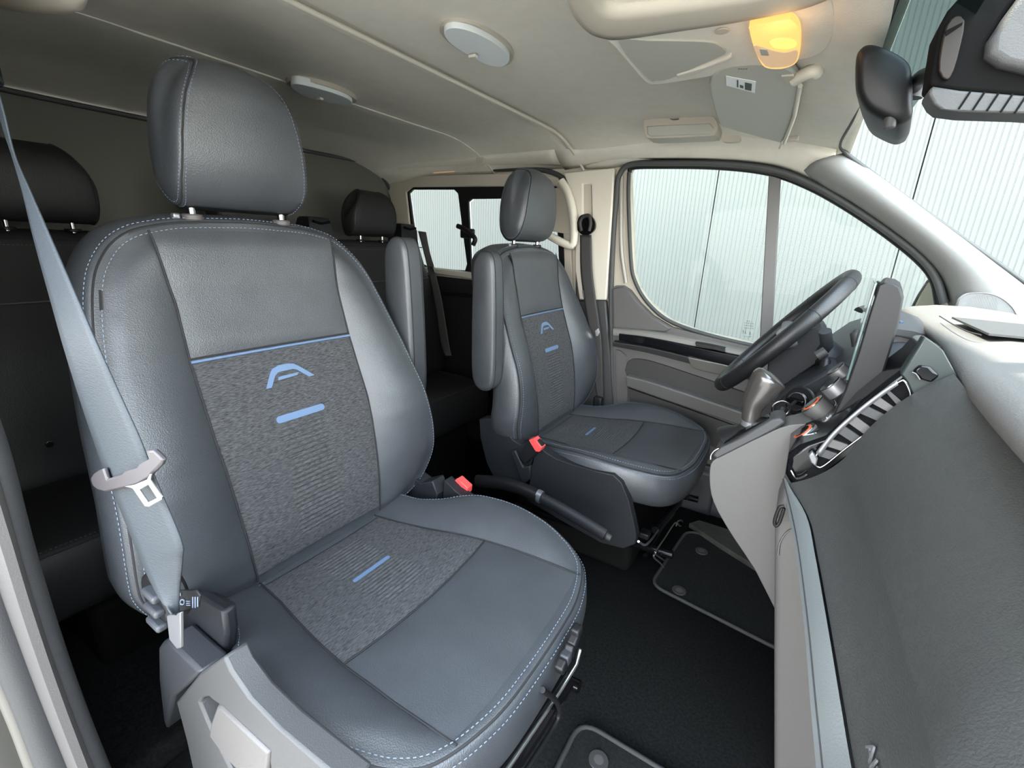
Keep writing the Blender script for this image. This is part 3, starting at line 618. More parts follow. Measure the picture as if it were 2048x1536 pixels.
    # ---- buckle
    if not passenger:
     bx = mir([(1056, 882), (1070, 878), (1084, 893), (1080, 902), (1049, 930), (1037, 914)], .155)
     plate('buckle', bx, (0, inb * -.026, 0), 'black', base, bev=.004)
     rb = mir([(1057, 880), (1067, 877), (1083, 896), (1079, 904), (1071, 903)], .150)
     plate('release_button', rb, (0, inb * -.030, 0), 'red', base, bev=.0015)
    # ---- frame under the seat
    box('seat_frame', T(.30, 0, .20), (.44, .36, .22), 'matte', base, .01); box('pedestal', (.30 + dx, yc, .055), (.46, .40, .11), 'matte', base, .02)
    for sgn in (-1, 1):
        tube('slide_rail', [T(.08, sgn * .20, .13), T(.60, sgn * .20, .16), T(.66, sgn * .20, .165)], .013, 'gloss', base, seg=8)
    tube('front_tube', [T(.60, -.21, .235), T(.62, 0, .235), T(.60, .21, .235)], .014, 'gloss', base, seg=10)
    return T
ps = thing('front_seat', (0.3, -0.5, 0), 'large black leather passenger seat with blue logo, nearest the viewer', 'car seat')
T = seat_group(ps, -0.5, 0, 0, 1, True)
dsx = thing('front_seat', (0.35, 0.5, 0), 'black leather driver seat with blue logo, behind the steering wheel', 'car seat')
TD = seat_group(dsx, 0.5, .0515, -.0286, -1, False)
# ---- outer side of the passenger seat
ym = -0.822
trim = [(398, 1347), (447, 1313), (462, 1345), (500, 1400), (560, 1462), (640, 1530), (700, 1580), (640, 1700), (420, 1700), (372, 1480), (352, 1404)]
hole = [(398, 1406), (404, 1397), (418, 1395), (428, 1404), (440, 1412), (536, 1505), (545, 1580), (500, 1620), (425, 1470), (412, 1440)]
plate('side_valance', Q(trim, ym), (0, 0.03, 0), 'plastic_mid', ps, holes=[Q(hole, ym)], bev=0.004)
plate('lever_recess', Q(hole, ym + .022), (0, 0.004, 0), 'matte', ps)
plate('height_lever', Q([(433, 1413), (440, 1416), (536, 1508), (532, 1560), (480, 1545), (446, 1511), (417, 1472), (420, 1450)], ym - .004), (0, 0.02, 0), 'plastic_grey', ps, bev=.005)
plate('hinge_cover', Q([(315, 1296), (322, 1285), (334, 1281), (348, 1296), (400, 1347), (372, 1374), (345, 1396), (330, 1462), (326, 1440), (316, 1350)], ym + .004), (0, 0.04, 0), 'plastic', ps, bev=.006)
plate('seat_side_shield', Q([(362, 1190), (400, 1196), (446, 1225), (452, 1270), (447, 1313), (400, 1346), (366, 1306)], ym + .045), (0, 0.02, 0), 'plastic_dark', ps, bev=.006)
kc = PY(306, 1202, -.845)
kn = disc('lumbar_knob', kc + Vector((0, .03, 0)), (0, -1, 0), .036, .03, 'black', ps, 32, .005)
for k in range(3): box('knob_rib', kc + Vector((.012 + .004 * k, -.004, -.024 + .024 * k)), (.034, .014, .010), 'plastic', kn, .004)
tg = plate('side_tag', Q([(197, 580), (203, 582), (205, 619), (199, 621)], -.768), (0, .0015, 0), 'plastic_mid', ps)
tg2 = plate('side_tag', [TD(.075, .272, .905), TD(.078, .279, .905), TD(.085, .279, .875), TD(.082, .272, .875)], (0, .0015, 0), 'plastic_mid', dsx)
# wiring and slide gear under the front of the passenger cushion
for k, (u, v) in enumerate(((1153, 1262), (1147, 1281), (1139, 1300), (1131, 1316), (1122, 1332))):
    box('wiring_plug', PX(u, v, .695), (.016, .020, .018), 'black' if k != 3 else 'plastic', ps, .004, Matrix.Rotation(.5 * k, 3, 'X'))
tube('slide_tube', [PX(1128, 1362, .67), PX(1080, 1430, .67), PX(940, 1640, .67)], .019, 'gloss', ps, seg=14)
tube('slide_handle', smooth_path([PX(1085, 1380, .685), PX(1112, 1402, .69), PX(1118, 1428, .69), PX(1104, 1460, .69), PX(1050, 1545, .69)], 6), .0045, 'black', ps, seg=8)
tube('guide_rod', [PX(1160, 1298, .68), PX(1152, 1330, .68), PX(1118, 1385, .68), PX(1000, 1560, .68)], .0035, 'steel', ps, seg=6)
tube('cable', smooth_path([PX(1101, 1380, .665), PX(1090, 1368, .665), PX(1096, 1352, .665), PX(1104, 1362, .667), PX(1098, 1385, .668)], 5), .003, 'silver', ps, seg=6)
# wire handle below the driver seat
wd = .665
tube('slide_wire', smooth_path([PX(1352, 1052, wd), PX(1356, 1043, wd), PX(1363, 1041, wd), PX(1366, 1048, wd), PX(1360, 1052, wd), PX(1350, 1046, wd), PX(1330, 1075, wd), PX(1311, 1104, wd), PX(1316, 1112, wd), PX(1330, 1122, wd), PX(1343, 1132, wd), PX(1345, 1142, wd), PX(1357, 1141, wd)], 5), .0028, 'steel', dsx, seg=8)
tube('slide_wire', smooth_path([PX(1310, 1106, wd + .01), PX(1308, 1115, wd + .01), PX(1324, 1130, wd + .01), PX(1331, 1144, wd + .01), PX(1343, 1146, wd + .01), PX(1344, 1154, wd + .01)], 5), .0028, 'steel', dsx, seg=8)
tube('spring_clip', smooth_path([PX(1362, 992, .67), PX(1359, 982, .67), PX(1366, 974, .67), PX(1374, 968, .67), PX(1378, 974, .67), PX(1373, 986, .67), PX(1367, 991, .67)], 4), .0028, 'steel', dsx, seg=6)
tube('slide_bracket', smooth_path([PX(1277, 1083, .64), PX(1290, 1090, .64), PX(1302, 1080, .64), PX(1312, 1066, .64)], 4), .0035, 'steel', dsx, seg=6)
box('wiring_plug', PX(1290, 1068, .62), (.03, .035, .02), 'black', dsx, .004); tube('guide_rod', [PX(1385, 950, .64), PX(1350, 1010, .63), PX(1290, 1110, .62)], .008, 'gloss', dsx, seg=8)
# seat cover screw-side brackets seen past the passenger buckle
# ------------------------------------------------------------------ belts
def ribbon(name, Lp, Rp, m, parent, t=.0016, nrm=None, n=10):
    A, B = smooth_path(Lp, n), smooth_path(Rp, n); rows = []
    for k in range(7):
        s = k / 6; rows.append([a.lerp(b, s) for a, b in zip(A, B)])
    o = loft(name, rows, m, parent, sharp=80); solid(o, t, 0); return o
nb = thing('seat_belt', PY(340, 1200, -.85), 'blue-grey passenger belt hanging across the outer edge of the large front seat', 'seat belt')
pairs_ = [((-12, 190), (-6, 170), -.925, -.90), ((8, 262), (10, 232), -.915, -.895), ((24, 310), (30, 310), -.905, -.885), ((46, 386), (63, 386), -.895, -.875), ((70, 484), (103, 478), -.885, -.87), ((102, 600), (152, 590), -.875, -.865), ((132, 706), (196, 692), -.868, -.862), ((168, 820), (240, 790), -.864, -.860), ((205, 928), (281, 880), -.862, -.858), ((228, 986), (311, 958), -.862, -.856), ((272, 1094), (362, 1080), -.862, -.855), ((292, 1142), (365, 1120), -.862, -.852), ((318, 1194), (360, 1174), -.862, -.850), ((343, 1228), (358, 1232), -.862, -.852)]
XL, XR = [.130, .145, .160, .185, .215, .250], [.136, .152, .166, .200, .250, .310]
ribbon('webbing', [PX(*p[0], XL[k]) if k < 6 else PY(*p[0], p[2]) for k, p in enumerate(pairs_)], [PX(*p[1], XR[k]) if k < 6 else PY(*p[1], p[3]) for k, p in enumerate(pairs_)], 'webbing', nb)
gp = PX(-16, 172, .13)
box('guide_ring', gp + Vector((0, -.004, .012)), (.07, .014, .034), 'gloss', nb, .005); tube('guide_bolt', [gp + Vector((0, -.005, .02)), Vector((gp.x, -.945, gp.z + .02))], .011, 'black', nb)
z4 = lambda l: [(180 + a / 4.042, 780 + b / 4.042) for a, b in l]
plate('latch_grip', Q(z4([(0, 715), (20, 680), (55, 655), (100, 635), (128, 722), (250, 684), (268, 660), (300, 650), (370, 630), (390, 600), (470, 558), (445, 490), (500, 488), (580, 570), (562, 612), (490, 682), (470, 712), (372, 768), (300, 786), (120, 825), (70, 812), (18, 768)]), -.868), (0, .005, 0), 'tongue', nb, bev=.0018)
plate('latch_tongue', Q(z4([(275, 782), (350, 768), (460, 722), (482, 680), (488, 690), (478, 730), (576, 866), (574, 888), (478, 948), (442, 942), (345, 800), (320, 792)]), -.8705), (0, .002, 0), 'steel', nb, holes=[Q(z4([(392, 808), (470, 768), (538, 874), (462, 912)]), -.8705)], bev=.0006)
plate('anchor_link', Q([(333, 1232), (360, 1226), (361, 1296), (354, 1298), (338, 1278)], -.856), (0, .004, 0), 'silver', nb, bev=.001)
tb = thing('belt_tag', PY(370, 1200, -.84), 'small black belt label printed with pale markings at the seat hinge', 'label')
plate('tag_cloth', Q([(345, 1182), (392, 1180), (400, 1192), (396, 1216), (360, 1222), (350, 1212)], -.838), (0, .002, 0), 'black', tb, bev=.0005)
for (u, v, w_, h_) in ((384, 1194, 2, 22), (389, 1194, 1.6, 22), (394, 1194, 1.4, 20), (360, 1208, 8, 1.6), (372, 1202, 8, 1.4), (372, 1206, 8, 1.4), (372, 1210, 8, 1.4), (358, 1186, 3, 6), (355, 1190, 3, 2)):
    plate('print_mark', Q([(u, v), (u + w_, v), (u + w_, v + h_), (u, v + h_)], -.8395), (0, .0006, 0), 'tag', tb, smooth=False)
tube('print_ring', [PY(365 + 4 * math.cos(a * .5236), 1204 + 5 * math.sin(a * .5236), -.8395) for a in range(12)], .0008, 'tag', tb, True, 6)
db = thing('seat_belt', PY(1172, 437, .85), 'black driver belt hanging from its pillar guide beside the driver seat', 'seat belt')
pairs_ = [((1160, 470), (1183, 470)), ((1161, 540), (1185, 540)), ((1168, 600), (1192, 600)), ((1180, 680), (1203, 680)), ((1189, 760), (1206, 760)), ((1195, 800), (1207, 800))]
ribbon('webbing', [PY(*a, .83) for a, b in pairs_], [PY(*b, .835) for a, b in pairs_], 'webbing_dark', db)
plate('guide_ring', smooth_path(Q([(1154, 446), (1160, 432), (1172, 428), (1184, 434), (1190, 447), (1188, 460), (1176, 470), (1165, 470), (1155, 460)], .835), 4, True), (0, .012, 0), 'gloss', db, bev=.003)
tube('webbing_fold', smooth_path(Q([(1163, 462), (1160, 446), (1166, 434), (1178, 432), (1181, 448), (1178, 462)], .828), 5), .008, 'webbing_dark', db, seg=8)
plate('latch_tongue', Q([(1190, 662), (1197, 656), (1200, 664), (1196, 672), (1192, 672)], .82), (0, .004, 0), 'chrome', db)
box('anchor_cover', PY(1196, 808, .82), (.04, .03, .07), 'black', db, .008)
rbk = thing('belt_buckle', PY(905, 1000, -.19), 'black buckle with red release between the large front seat and handbrake', 'buckle')
plate('button', Q([(900, 968), (914, 957), (935, 976), (934, 988), (918, 992)], -.185), (0, .022, 0), 'red', rbk, bev=.002)
plate('body', Q([(892, 972), (900, 963), (930, 992), (930, 1040), (896, 1040)], -.187), (0, .03, 0), 'black', rbk, bev=.004)
# ------------------------------------------------------------------ rear bench
rb_ = thing('rear_bench', (-0.6, -0.1, 0), 'dark leather three-seat rear bench in front of the bulkhead', 'bench seat')
def bench_back(name, y0, y1):
    rows = []; yy = [y0, y0 + .006, y0 + .02, y0 + .05] + [y0 + .05 + (y1 - y0 - .1) * k / 8 for k in range(1, 8)] + [y1 - .05, y1 - .02, y1 - .006, y1]
    prof = [(-.86, .36), (-.62, .40), (-.61, .50), (-.64, .70), (-.70, .86), (-.745, .98), (-.76, 1.018), (-.785, 1.036), (-.83, 1.034), (-.87, 1.0)]
    pp_ = smooth_path([Vector((x, 0, z)) for x, z in prof], 4)
    for i, y in enumerate(yy):
        e = min(y - y0, y1 - y); k = .018 * (1 - min(1, e / .05)) ** 2
        rows.append([Vector((p.x - k * 1.2, y, p.z - k * (1 if p.z > .9 else 0))) for p in pp_])
    return loft(name, rows, 'leather_dark', rb_, False, True, 70)
bench_back('backrest', -.90, -.29); bench_back('backrest', -.285, .10); bench_back('backrest', .105, .78)
for y0, y1 in ((-.88, -.30), (.115, .77)):
    for z, x in ((.865, -.698), (1.012, -.7565)):
        tube('seam', [Vector((x, y0 + (y1 - y0) * k / 10, z + .001)) for k in range(11)], .0022, 'thread_dim' if z < .9 else 'seam', rb_, seg=6)
    stitches('stitching', [Vector((-.751, y0 + (y1 - y0) * k / 20, 1.000)) for k in range(21)], 'thread_dim', rb_)
def bench_cushion(y0, y1):
    prof = [(-.66, .34), (-.62, .425), (-.50, .435), (-.38, .432), (-.31, .42), (-.285, .395), (-.28, .33), (-.30, .25), (-.36, .22)]
    pp_ = smooth_path([Vector((x, 0, z)) for x, z in prof], 4); n = 14; rows = []
    for i in range(n + 1):
        t = i / n; y = y0 + (y1 - y0) * t; e = min(t, 1 - t) * (y1 - y0); k = .02 * (1 - min(1, e / .06)) ** 2
        rows.append([Vector((p.x, y, p.z - k)) for p in pp_])
    loft('cushion', rows, 'leather_dark', rb_, False, True, 70)
    tube('seam', [Vector((-.292, y0 + .02 + (y1 - y0 - .04) * k / 10, .408)) for k in range(11)], .002, 'seam', rb_, seg=6)
    stitches('stitching', [Vector((-.300, y0 + .02 + (y1 - y0 - .04) * k / 20, .4165)) for k in range(21)], 'thread_dim', rb_)
bench_cushion(-.90, -.30); bench_cushion(-.29, .10); bench_cushion(.11, .70)
box('bench_base', (-.52, -.1, .11), (.40, 1.4, .22), 'matte', rb_, .02)
def bench_head(yc):
    hp = [(-.045, .19), (-.015, .182), (.005, .16), (.014, .12), (.012, .07), (.004, .03), (-.012, .008), (-.04, 0), (-.07, .01), (-.082, .06), (-.08, .12), (-.066, .17)]
    hl = smooth_path([Vector((x, z, 0)) for x, z in hp], 4, True); rows = []
    for u, s, ex in ((-1, .3, -.012), (-1, .75, -.010), (-1, .95, -.004), (-.99, 1, 0), (-.6, 1, 0), (-.2, 1, 0), (.2, 1, 0), (.6, 1, 0), (.99, 1, 0), (1, .95, .004), (1, .75, .010), (1, .3, .012)):
        rows.append([Vector((-.785 + (p.x + .035) * s, yc + u * (.113 - .055 * max(0, (p.y - .05) / .14) ** 3) + ex, 1.055 + .095 + (p.y - .095) * s)) for p in hl])
    h = loft('headrest', rows, 'leather_dark', rb_, True, True, 70)
    tube('seam', [Vector((-.785 + (p.x + .035) * 1.0, yc + .985 * (.113 - .055 * max(0, (p.y - .05) / .14) ** 3), 1.055 + p.y)) for p in hl], .0018, 'seam', h, True, 6)
    tube('seam', [Vector((-.785 + (p.x + .035) * 1.0, yc - .985 * (.113 - .055 * max(0, (p.y - .05) / .14) ** 3), 1.055 + p.y)) for p in hl], .0018, 'seam', h, True, 6)
    for s in (-1, 1):
        tube('post', [Vector((-.78, yc + s * .062, z)) for z in (1.01, 1.04, 1.075)], .006, 'chrome', h, seg=10)
        disc('post_collar', (-.78, yc + s * .062, 1.034), (0, 0, 1), .018, .008, 'black', h, 16, .002)
bench_head(-.611); bench_head(-.07); bench_head(.470)
for yb2, tag_ in ((.19, 'black belt outlet on top of the rear bench beside the large headrest'), (.675, 'black belt outlet on top of the rear bench beside the side window')):
    bo = thing('belt_outlet', (-.79, yb2, 1.03), tag_, 'belt guide')
    rows = [[Vector((-.79 + sx * a, yb2 + sy * b, z)) for sx, sy in ((1, 1), (1, -1), (-1, -1), (-1, 1))] for a, b, z in ((.05, .055, 1.02), (.045, .052, 1.09), (.035, .048, 1.115), (.028, .042, 1.12))]
    bevel(loft('housing', rows, 'plastic_dark' if yb2 < .3 else 'black', bo, True, True), .006)
    tube('belt_slot', [Vector((-.744, yb2 - .035, 1.103)), Vector((-.742, yb2, 1.096)), Vector((-.744, yb2 + .035, 1.103))], .005, 'matte', bo, seg=8, flat=2)
rbelt = thing('seat_belt', (-.68, .60, 1.0), 'dark rear belt hanging from its outlet below the side window', 'seat belt')
pr_ = [((836, 462), (852, 464)), ((846, 500), (860, 505)), ((856, 540), (870, 540)), ((868, 600), (884, 600)), ((880, 680), (898, 684)), ((890, 712), (904, 712))]
ribbon('webbing', [PY(*a, .56) for a, b in pr_], [PY(*b, .575) for a, b in pr_], 'webbing_dark', rbelt)
plate('latch_tongue', Q([(858, 532), (866, 534), (870, 545), (864, 548)], .55), (0, .004, 0), 'chrome', rbelt)

sn = disc('seat_snap', PX(98, 888, -.60), (1, 0, 0), .008, .004, 'chrome', rb_, 16, .001)
# ================================================================== FRONT OF THE CABIN
def QP(l):   # (u, v, y) measured on their own side-on planes
    return [PY(u, v, y) for u, v, y in l]
def rows_between(A, B, n, bulge=(0, 0, 0)):
    b_ = Vector(bulge); return [[a.lerp(b, k / n) + b_ * (4 * (k / n) * (1 - k / n)) for a, b in zip(A, B)] for k in range(n + 1)]
dash = thing('dashboard', (1.15, 0, .6), 'grey dashboard with glovebox face filling the lower right of the picture', 'dashboard')
S_ = 5
END = {'A': (1.06, -.90, .50), 'B': (1.075, -.90, .51), 'C': (1.10, -.90, .66), 'E': (1.13, -.90, .90)}
A = smooth_path(QP([(1566, 958, -.195), (1578, 1030, -.27), (1592, 1110, -.35), (1608, 1250, -.45), (1620, 1400, -.52), (1632, 1536, -.57), (1650, 1760, -.65), (1680, 2100, -.76)]), S_)
Bq = smooth_path(QP([(1572, 962, -.20), (1612, 1030, -.28), (1630, 1110, -.355), (1655, 1250, -.46), (1680, 1400, -.53), (1703, 1536, -.58), (1745, 1760, -.66), (1800, 2100, -.77)]), S_)
Cq = smooth_path(QP([(1690, 915, -.225), (1722, 1010, -.33), (1748, 1090, -.41), (1790, 1230, -.52), (1834, 1390, -.615), (1872, 1536, -.69), (1925, 1740, -.75), (2010, 2080, -.83)]), S_)
Eq = smooth_path(QP([(1908, 748, -.20), (1950, 800, -.28), (1992, 850, -.345), (2060, 935, -.43), (2160, 1060, -.52), (2300, 1240, -.60), (2500, 1500, -.68), (2900, 2000, -.76)]), S_)
for P_, k_ in ((A, 'A'), (Bq, 'B'), (Cq, 'C'), (Eq, 'E')):
    e_ = Vector(END[k_]); a_0 = P_[-1].copy(); P_ += [a_0.lerp(e_, t) for t in (.33, .66, 1)]
    for q_ in P_: q_.y = max(q_.y, -.90)
o = loft('glovebox_lip', [[p + Vector((.03, 0, -.015)) for p in A]] + rows_between(A, [p + Vector((0, 0, .0)) for p in Bq], 4, (0, 0, .004)), 'lip', dash, sharp=35)
tube('lip_gap', [p.lerp(q, .22) + Vector((-.0008, 0, .0008)) for p, q in zip(A, Bq)], .0011, 'seam', dash, seg=6)
Bi = [p + Vector((.004, 0, -.003)) for p in Bq]
low = rows_between(Bi, Cq, 8, (.006, 0, -.004))
loft('glovebox_lid', low, 'dash', dash, sharp=80)
upr = rows_between(Cq, Eq, 14, (-.010, 0, .010))
loft('upper_face', upr, 'dash', dash, sharp=80)
for rr__, nm in ((Bi, 'dash'),):
    pass
loft('dash_underside', [[p + Vector((.02, 0, -.01)) for p in A], [Vector((p.x + .30, p.y, p.z - .06)) for p in A], [Vector((1.60, p.y, .45)) for p in A]], 'plastic_dark', dash)
box('dash_core', (1.42, -.46, .70), (.42, .84, .34), 'plastic_dark', dash, .02)
# top pad: rear edge then forward to the glass
Et = smooth_path([PZ(1803, 621, .905), PZ(1845, 655, .905), PZ(1886, 694, .905)], 4)[:-1] + smooth_path([PZ(1886, 694, .905), PZ(1914, 748, .903), PZ(1976, 820, .903), PZ(2060, 908, .903), PZ(2160, 1020, .903), PZ(2300, 1180, .903)], 4)
Et = [Vector((p.x, min(p.y, .86), p.z)) for p in Et] + [Vector((1.08, -.78, .903)), Vector((1.12, -.86, .903)), Vector((1.18, -.90, .903))]
rows = [[p + Vector((.012, 0, -.022)) for p in Et], [p + Vector((.002, 0, -.010)) for p in Et], Et]
for dx_, dz_ in ((.006, .009), (.022, .015), (.08, .024), (.16, .026), (.25, .018), (.40, -.02), (.62, -.06)):
    rows.append([Vector((p.x + dx_ * (1 if dx_ < .03 else (1.72 - p.x) / .62), p.y, .905 + dz_)) for p in Et])
loft('top_pad', rows, 'dash_top', dash, sharp=50)
tray = [PZ(1903, 637, .935), PZ(2048, 652, .935), PZ(2130, 662, .935), PZ(2130, 690, .935), PZ(2048, 678, .935), PZ(1977, 671, .935)]
plate('tray_shade_plate', tray, (0, 0, .0035), 'plastic_mid', dash)  # thin dark plate standing in for the shaded face of the tray
tube('tray_line', smooth_path([PZ(1879, 632, .935), PZ(1905, 648, .936), PZ(1935, 663, .936), PZ(1962, 670, .936)], 5), .0012, 'seam', dash, seg=6)
# raised word on the glovebox, reading towards the passenger door
tcu = bpy.data.curves.new('airbag_lettering', 'FONT'); tcu.body = 'AIRBAG'; tcu.size = .022; tcu.extrude = .0008; tcu.space_character = 1.05
tmp = bpy.data.objects.new('tmp', tcu); COL.objects.link(tmp); tme = bpy.data.meshes.new_from_object(tmp); bpy.data.objects.remove(tmp)
to = bpy.data.objects.new('airbag_lettering', tme); COL.objects.link(to); tme.materials.clear(); tme.materials.append(M['silver'])
j0, i0 = min(((j, i) for j in range(1, 7) for i in range(len(low[0]) - 5)), key=lambda t: math.dist(pix(low[t[0]][t[1]]), (1736, 1500)))
pa = low[j0][i0]; xa = (low[j0][i0 + 3] - low[j0][i0]).normalized(); ya = (low[j0 + 1][i0] - low[j0 - 1][i0]); ya = (ya - xa * ya.dot(xa)).normalized(); za = xa.cross(ya)
to.matrix_world = Matrix(((xa.x, ya.x, za.x, pa.x + za.x * .0035), (xa.y, ya.y, za.y, pa.y + za.y * .0035), (xa.z, ya.z, za.z, pa.z + za.z * .0035), (0, 0, 0, 1)))
to.parent = dash; to.matrix_parent_inverse = Matrix.Translation(-Vector(dash.location))
# centre stack, seen from its side
ys = -.190
stack = [(1570, 950), (1577, 908), (1600, 892), (1652, 874), (1690, 838), (1722, 804), (1775, 762), (1830, 722), (1860, 690), (1884, 696), (1914, 752), (1908, 772), (1820, 826), (1735, 895), (1650, 955), (1612, 1000), (1590, 985)]
plate('centre_stack', Q(stack, ys), (0, .12, 0), 'gloss', dash, bev=.008)
plate('stack_side', Q([(1838, 690), (1848, 672), (1874, 690), (1888, 702), (1916, 754), (1907, 762), (1824, 812), (1822, 788), (1812, 764), (1800, 748)], ys - .004), (0, .02, 0), 'teal', dash, bev=.003)
sw = plate('side_switch', Q([(1826, 742), (1840, 730), (1862, 734), (1880, 752), (1864, 766), (1838, 758)], ys - .010), (0, .012, 0), 'gloss', dash, bev=.003)
tube('switch_rim', smooth_path(Q([(1824, 744), (1832, 748), (1840, 759)], ys - .012), 4), .0012, 'chrome', dash, seg=6)
# vent: chrome frame, bright upper rail, grey louvres over a dark recess
vf = [(1628, 922), (1640, 900), (1668, 868), (1710, 830), (1760, 790), (1798, 764), (1808, 762), (1816, 774), (1821, 790), (1814, 801), (1780, 828), (1735, 864), (1690, 898), (1650, 930), (1636, 934)]
plate('vent_recess', Q(vf, ys - .004), (0, .006, 0), 'matte', dash)
tube('vent_frame', smooth_path(Q(vf, ys - .010), 4, True), .0016, 'chrome', dash, True, 8)
rail = smooth_path(Q([(1632, 905), (1664, 866), (1708, 826), (1756, 788), (1794, 762)], ys - .012), 6)
rail2 = smooth_path(Q([(1640, 914), (1670, 874), (1712, 834), (1760, 796), (1797, 770)], ys - .012), 6)
solid(loft('vent_rail', [rail, rail2], 'silver', dash), .003)
ra_, lo_e = rail2, smooth_path(Q([(1644, 930), (1690, 896), (1735, 862), (1780, 826), (1812, 802)], ys - .009), 6)
for k in range(7):
    f_ = lambda P, t: P[min(len(P) - 1, int(t * (len(P) - 1)))]
    t = .03 + k * .135
    plate('louvre', [f_(ra_, t) + Vector((0, .003, 0)), f_(ra_, t + .075) + Vector((0, .003, 0)), f_(lo_e, t + .145 if t < .8 else .99), f_(lo_e, t + .055)], (0, .005, 0), 'plastic_grey' if k % 2 else 'plastic_mid', dash)
plate('frame_foot', Q([(1616, 912), (1624, 904), (1636, 918), (1632, 934), (1622, 926)], ys - .014), (0, .012, 0), 'silver', dash, bev=.002)
tube('stack_foot_rim', smooth_path(Q([(1582, 940), (1592, 956), (1604, 955), (1614, 948)], ys - .006), 5), .0018, 'chrome', dash, seg=6)
# rotary knobs on the stack face
nf = Vector((-.809, 0, .588))
for (u, v, y, r, h, mk_) in ((1624, 880, -.12, .024, .026, 1), (1640, 822, -.02, .024, .026, 1), (1674, 780, -.04, .020, .022, 0), (1683, 748, .02, .018, .020, 0)):
    c = PY(u, v, y) - nf * (h * .3); kn = disc('climate_knob', c, nf, r, h, 'silver' if not mk_ else 'plastic_grey', dash, 28, .002, r * .93)
    disc('knob_ring', c + nf * h, nf, r * .93, .0015, 'chrome', kn, 28)
    if mk_: disc('knob_mark', c + nf * (h + .0012), nf, r * .72, .0012, 'red_mark', kn, 24); disc('knob_cap', c + nf * (h + .002), nf, r * .55, .0015, 'gloss', kn, 24)
for (u, v, y) in ((1668, 820, -.04), (1655, 860, -.10), (1695, 790, .02)):
    tube('stack_trim', [PY(u, v, y), PY(u + 4, v - 14, y), PY(u - 2, v - 26, y)], .0016, 'chrome', dash, seg=6)
# driver side of the dashboard under the cluster
rows = []
for y in (.055, .075, .50, .80, .86, .88):
    k = 0 if .06 < y < .87 else -.01
    rows.append([Vector((x - k * .5, y, z)) for x, z in ((1.20, .38), (1.00, .40), (.958, .44), (.948, .60), (.953, .70), (.990, .775), (1.05, .845), (1.10, .872), (1.22, .88))])
loft('driver_lower', rows, 'plastic', dash, False, True, 40)
igp = PY(1597, 803, .235); ign = Vector((-.50, -.85, .12)).normalized()
plate('column_side_panel', Q([(1546, 812), (1580, 782), (1660, 738), (1700, 752), (1700, 800), (1640, 856), (1590, 884), (1550, 860)], .262), (0, .30, 0), 'plastic_dark', dash, bev=.008)
disc('ignition_surround', igp - ign * .014, ign, .036, .010, 'black', dash, 36, .004)
disc('switch_knob', igp - ign * .006, ign, .023, .014, 'gloss', dash, 28, .004)
kbx = box('knob_bar', igp + ign * .012, (.040, .012, .012), 'gloss', dash, .003, (Vector((1, -.6, .05))).to_track_quat('X', 'Z').to_matrix())
tube('switch_trim', [igp + ign * .0085 + ign.orthogonal().normalized() * (.021 * math.cos(a * .3927)) + ign.cross(ign.orthogonal().normalized()) * (.021 * math.sin(a * .3927)) for a in range(16)], .0012, 'silver', dash, True, 6)
plate('panel_inset', [PY(1612, 778, .36), PY(1646, 752, .36), PY(1660, 766, .30), PY(1632, 796, .30)], (.010, 0, 0), 'plastic_mid', dash, bev=.003)
# instrument cluster
hood = []
for y in (.30, .33, .40, .50, .60, .67, .70):
    e = math.sqrt(max(0, 1 - ((y - .5) / .215) ** 2)); hood.append([Vector((x, y, .865 + (z - .865) * (.35 + .65 * e))) for x, z in ((1.20, .90), (1.12, .925), (1.055, .930), (1.040, .922), (1.055, .912), (1.12, .905))])
loft('cluster_hood', hood, 'plastic_mid', dash, False, True, 60)
plate('cluster_glass', [Vector((1.075, .33, .82)), Vector((1.075, .67, .82)), Vector((1.10, .67, .915)), Vector((1.10, .33, .915))], (.006, 0, 0), 'blue_screen', dash)
tube('cluster_rim', smooth_path(Q([(1776, 752), (1800, 738), (1826, 720), (1838, 700), (1836, 682), (1822, 674), (1790, 668)], .31), 5), .004, 'silver', dash, seg=8)
plate('cluster_side', Q([(1776, 752), (1800, 738), (1826, 720), (1838, 700), (1834, 682), (1790, 668), (1776, 700)], .312), (0, .02, 0), 'plastic_grey', dash, bev=.004)
# upright display slab
sc_ = thing('display_screen', PY(1700, 830, -.1), 'tall black touch display standing on the dashboard, seen edge-on', 'screen')
sl = QP([(1757, 569, -.125), (1768, 565, -.125), (1790, 569, -.125), (1803, 578, -.125), (1808, 594, -.125), (1800, 640, -.125), (1782, 700, -.125), (1762, 762, -.125), (1745, 788, -.125), (1706, 814, -.125), (1652, 858, -.125), (1640, 866, -.125), (1668, 828, -.125), (1690, 780, -.125), (1716, 706, -.125), (1738, 630, -.125)])
plate('display_body', sl, (.030, .25, 0), 'black', sc_, bev=.006)
gl = [PY(1756, 572, -.118) + Vector((-.0055, 0, .004)), PY(1700, 762, -.118) + Vector((-.006, 0, 0))]
plate('display_glass', [gl[0], gl[0] + Vector((.018, .236, .0)), gl[1] + Vector((.022, .236, 0)), gl[1]], (.004, 0, 0), 'screen', sc_, bev=.001)
plate('display_corner', Q([(1748, 584), (1750, 565), (1758, 561), (1778, 574), (1760, 618), (1752, 604)], .118), (0, .012, 0), 'teal', sc_, bev=.002)
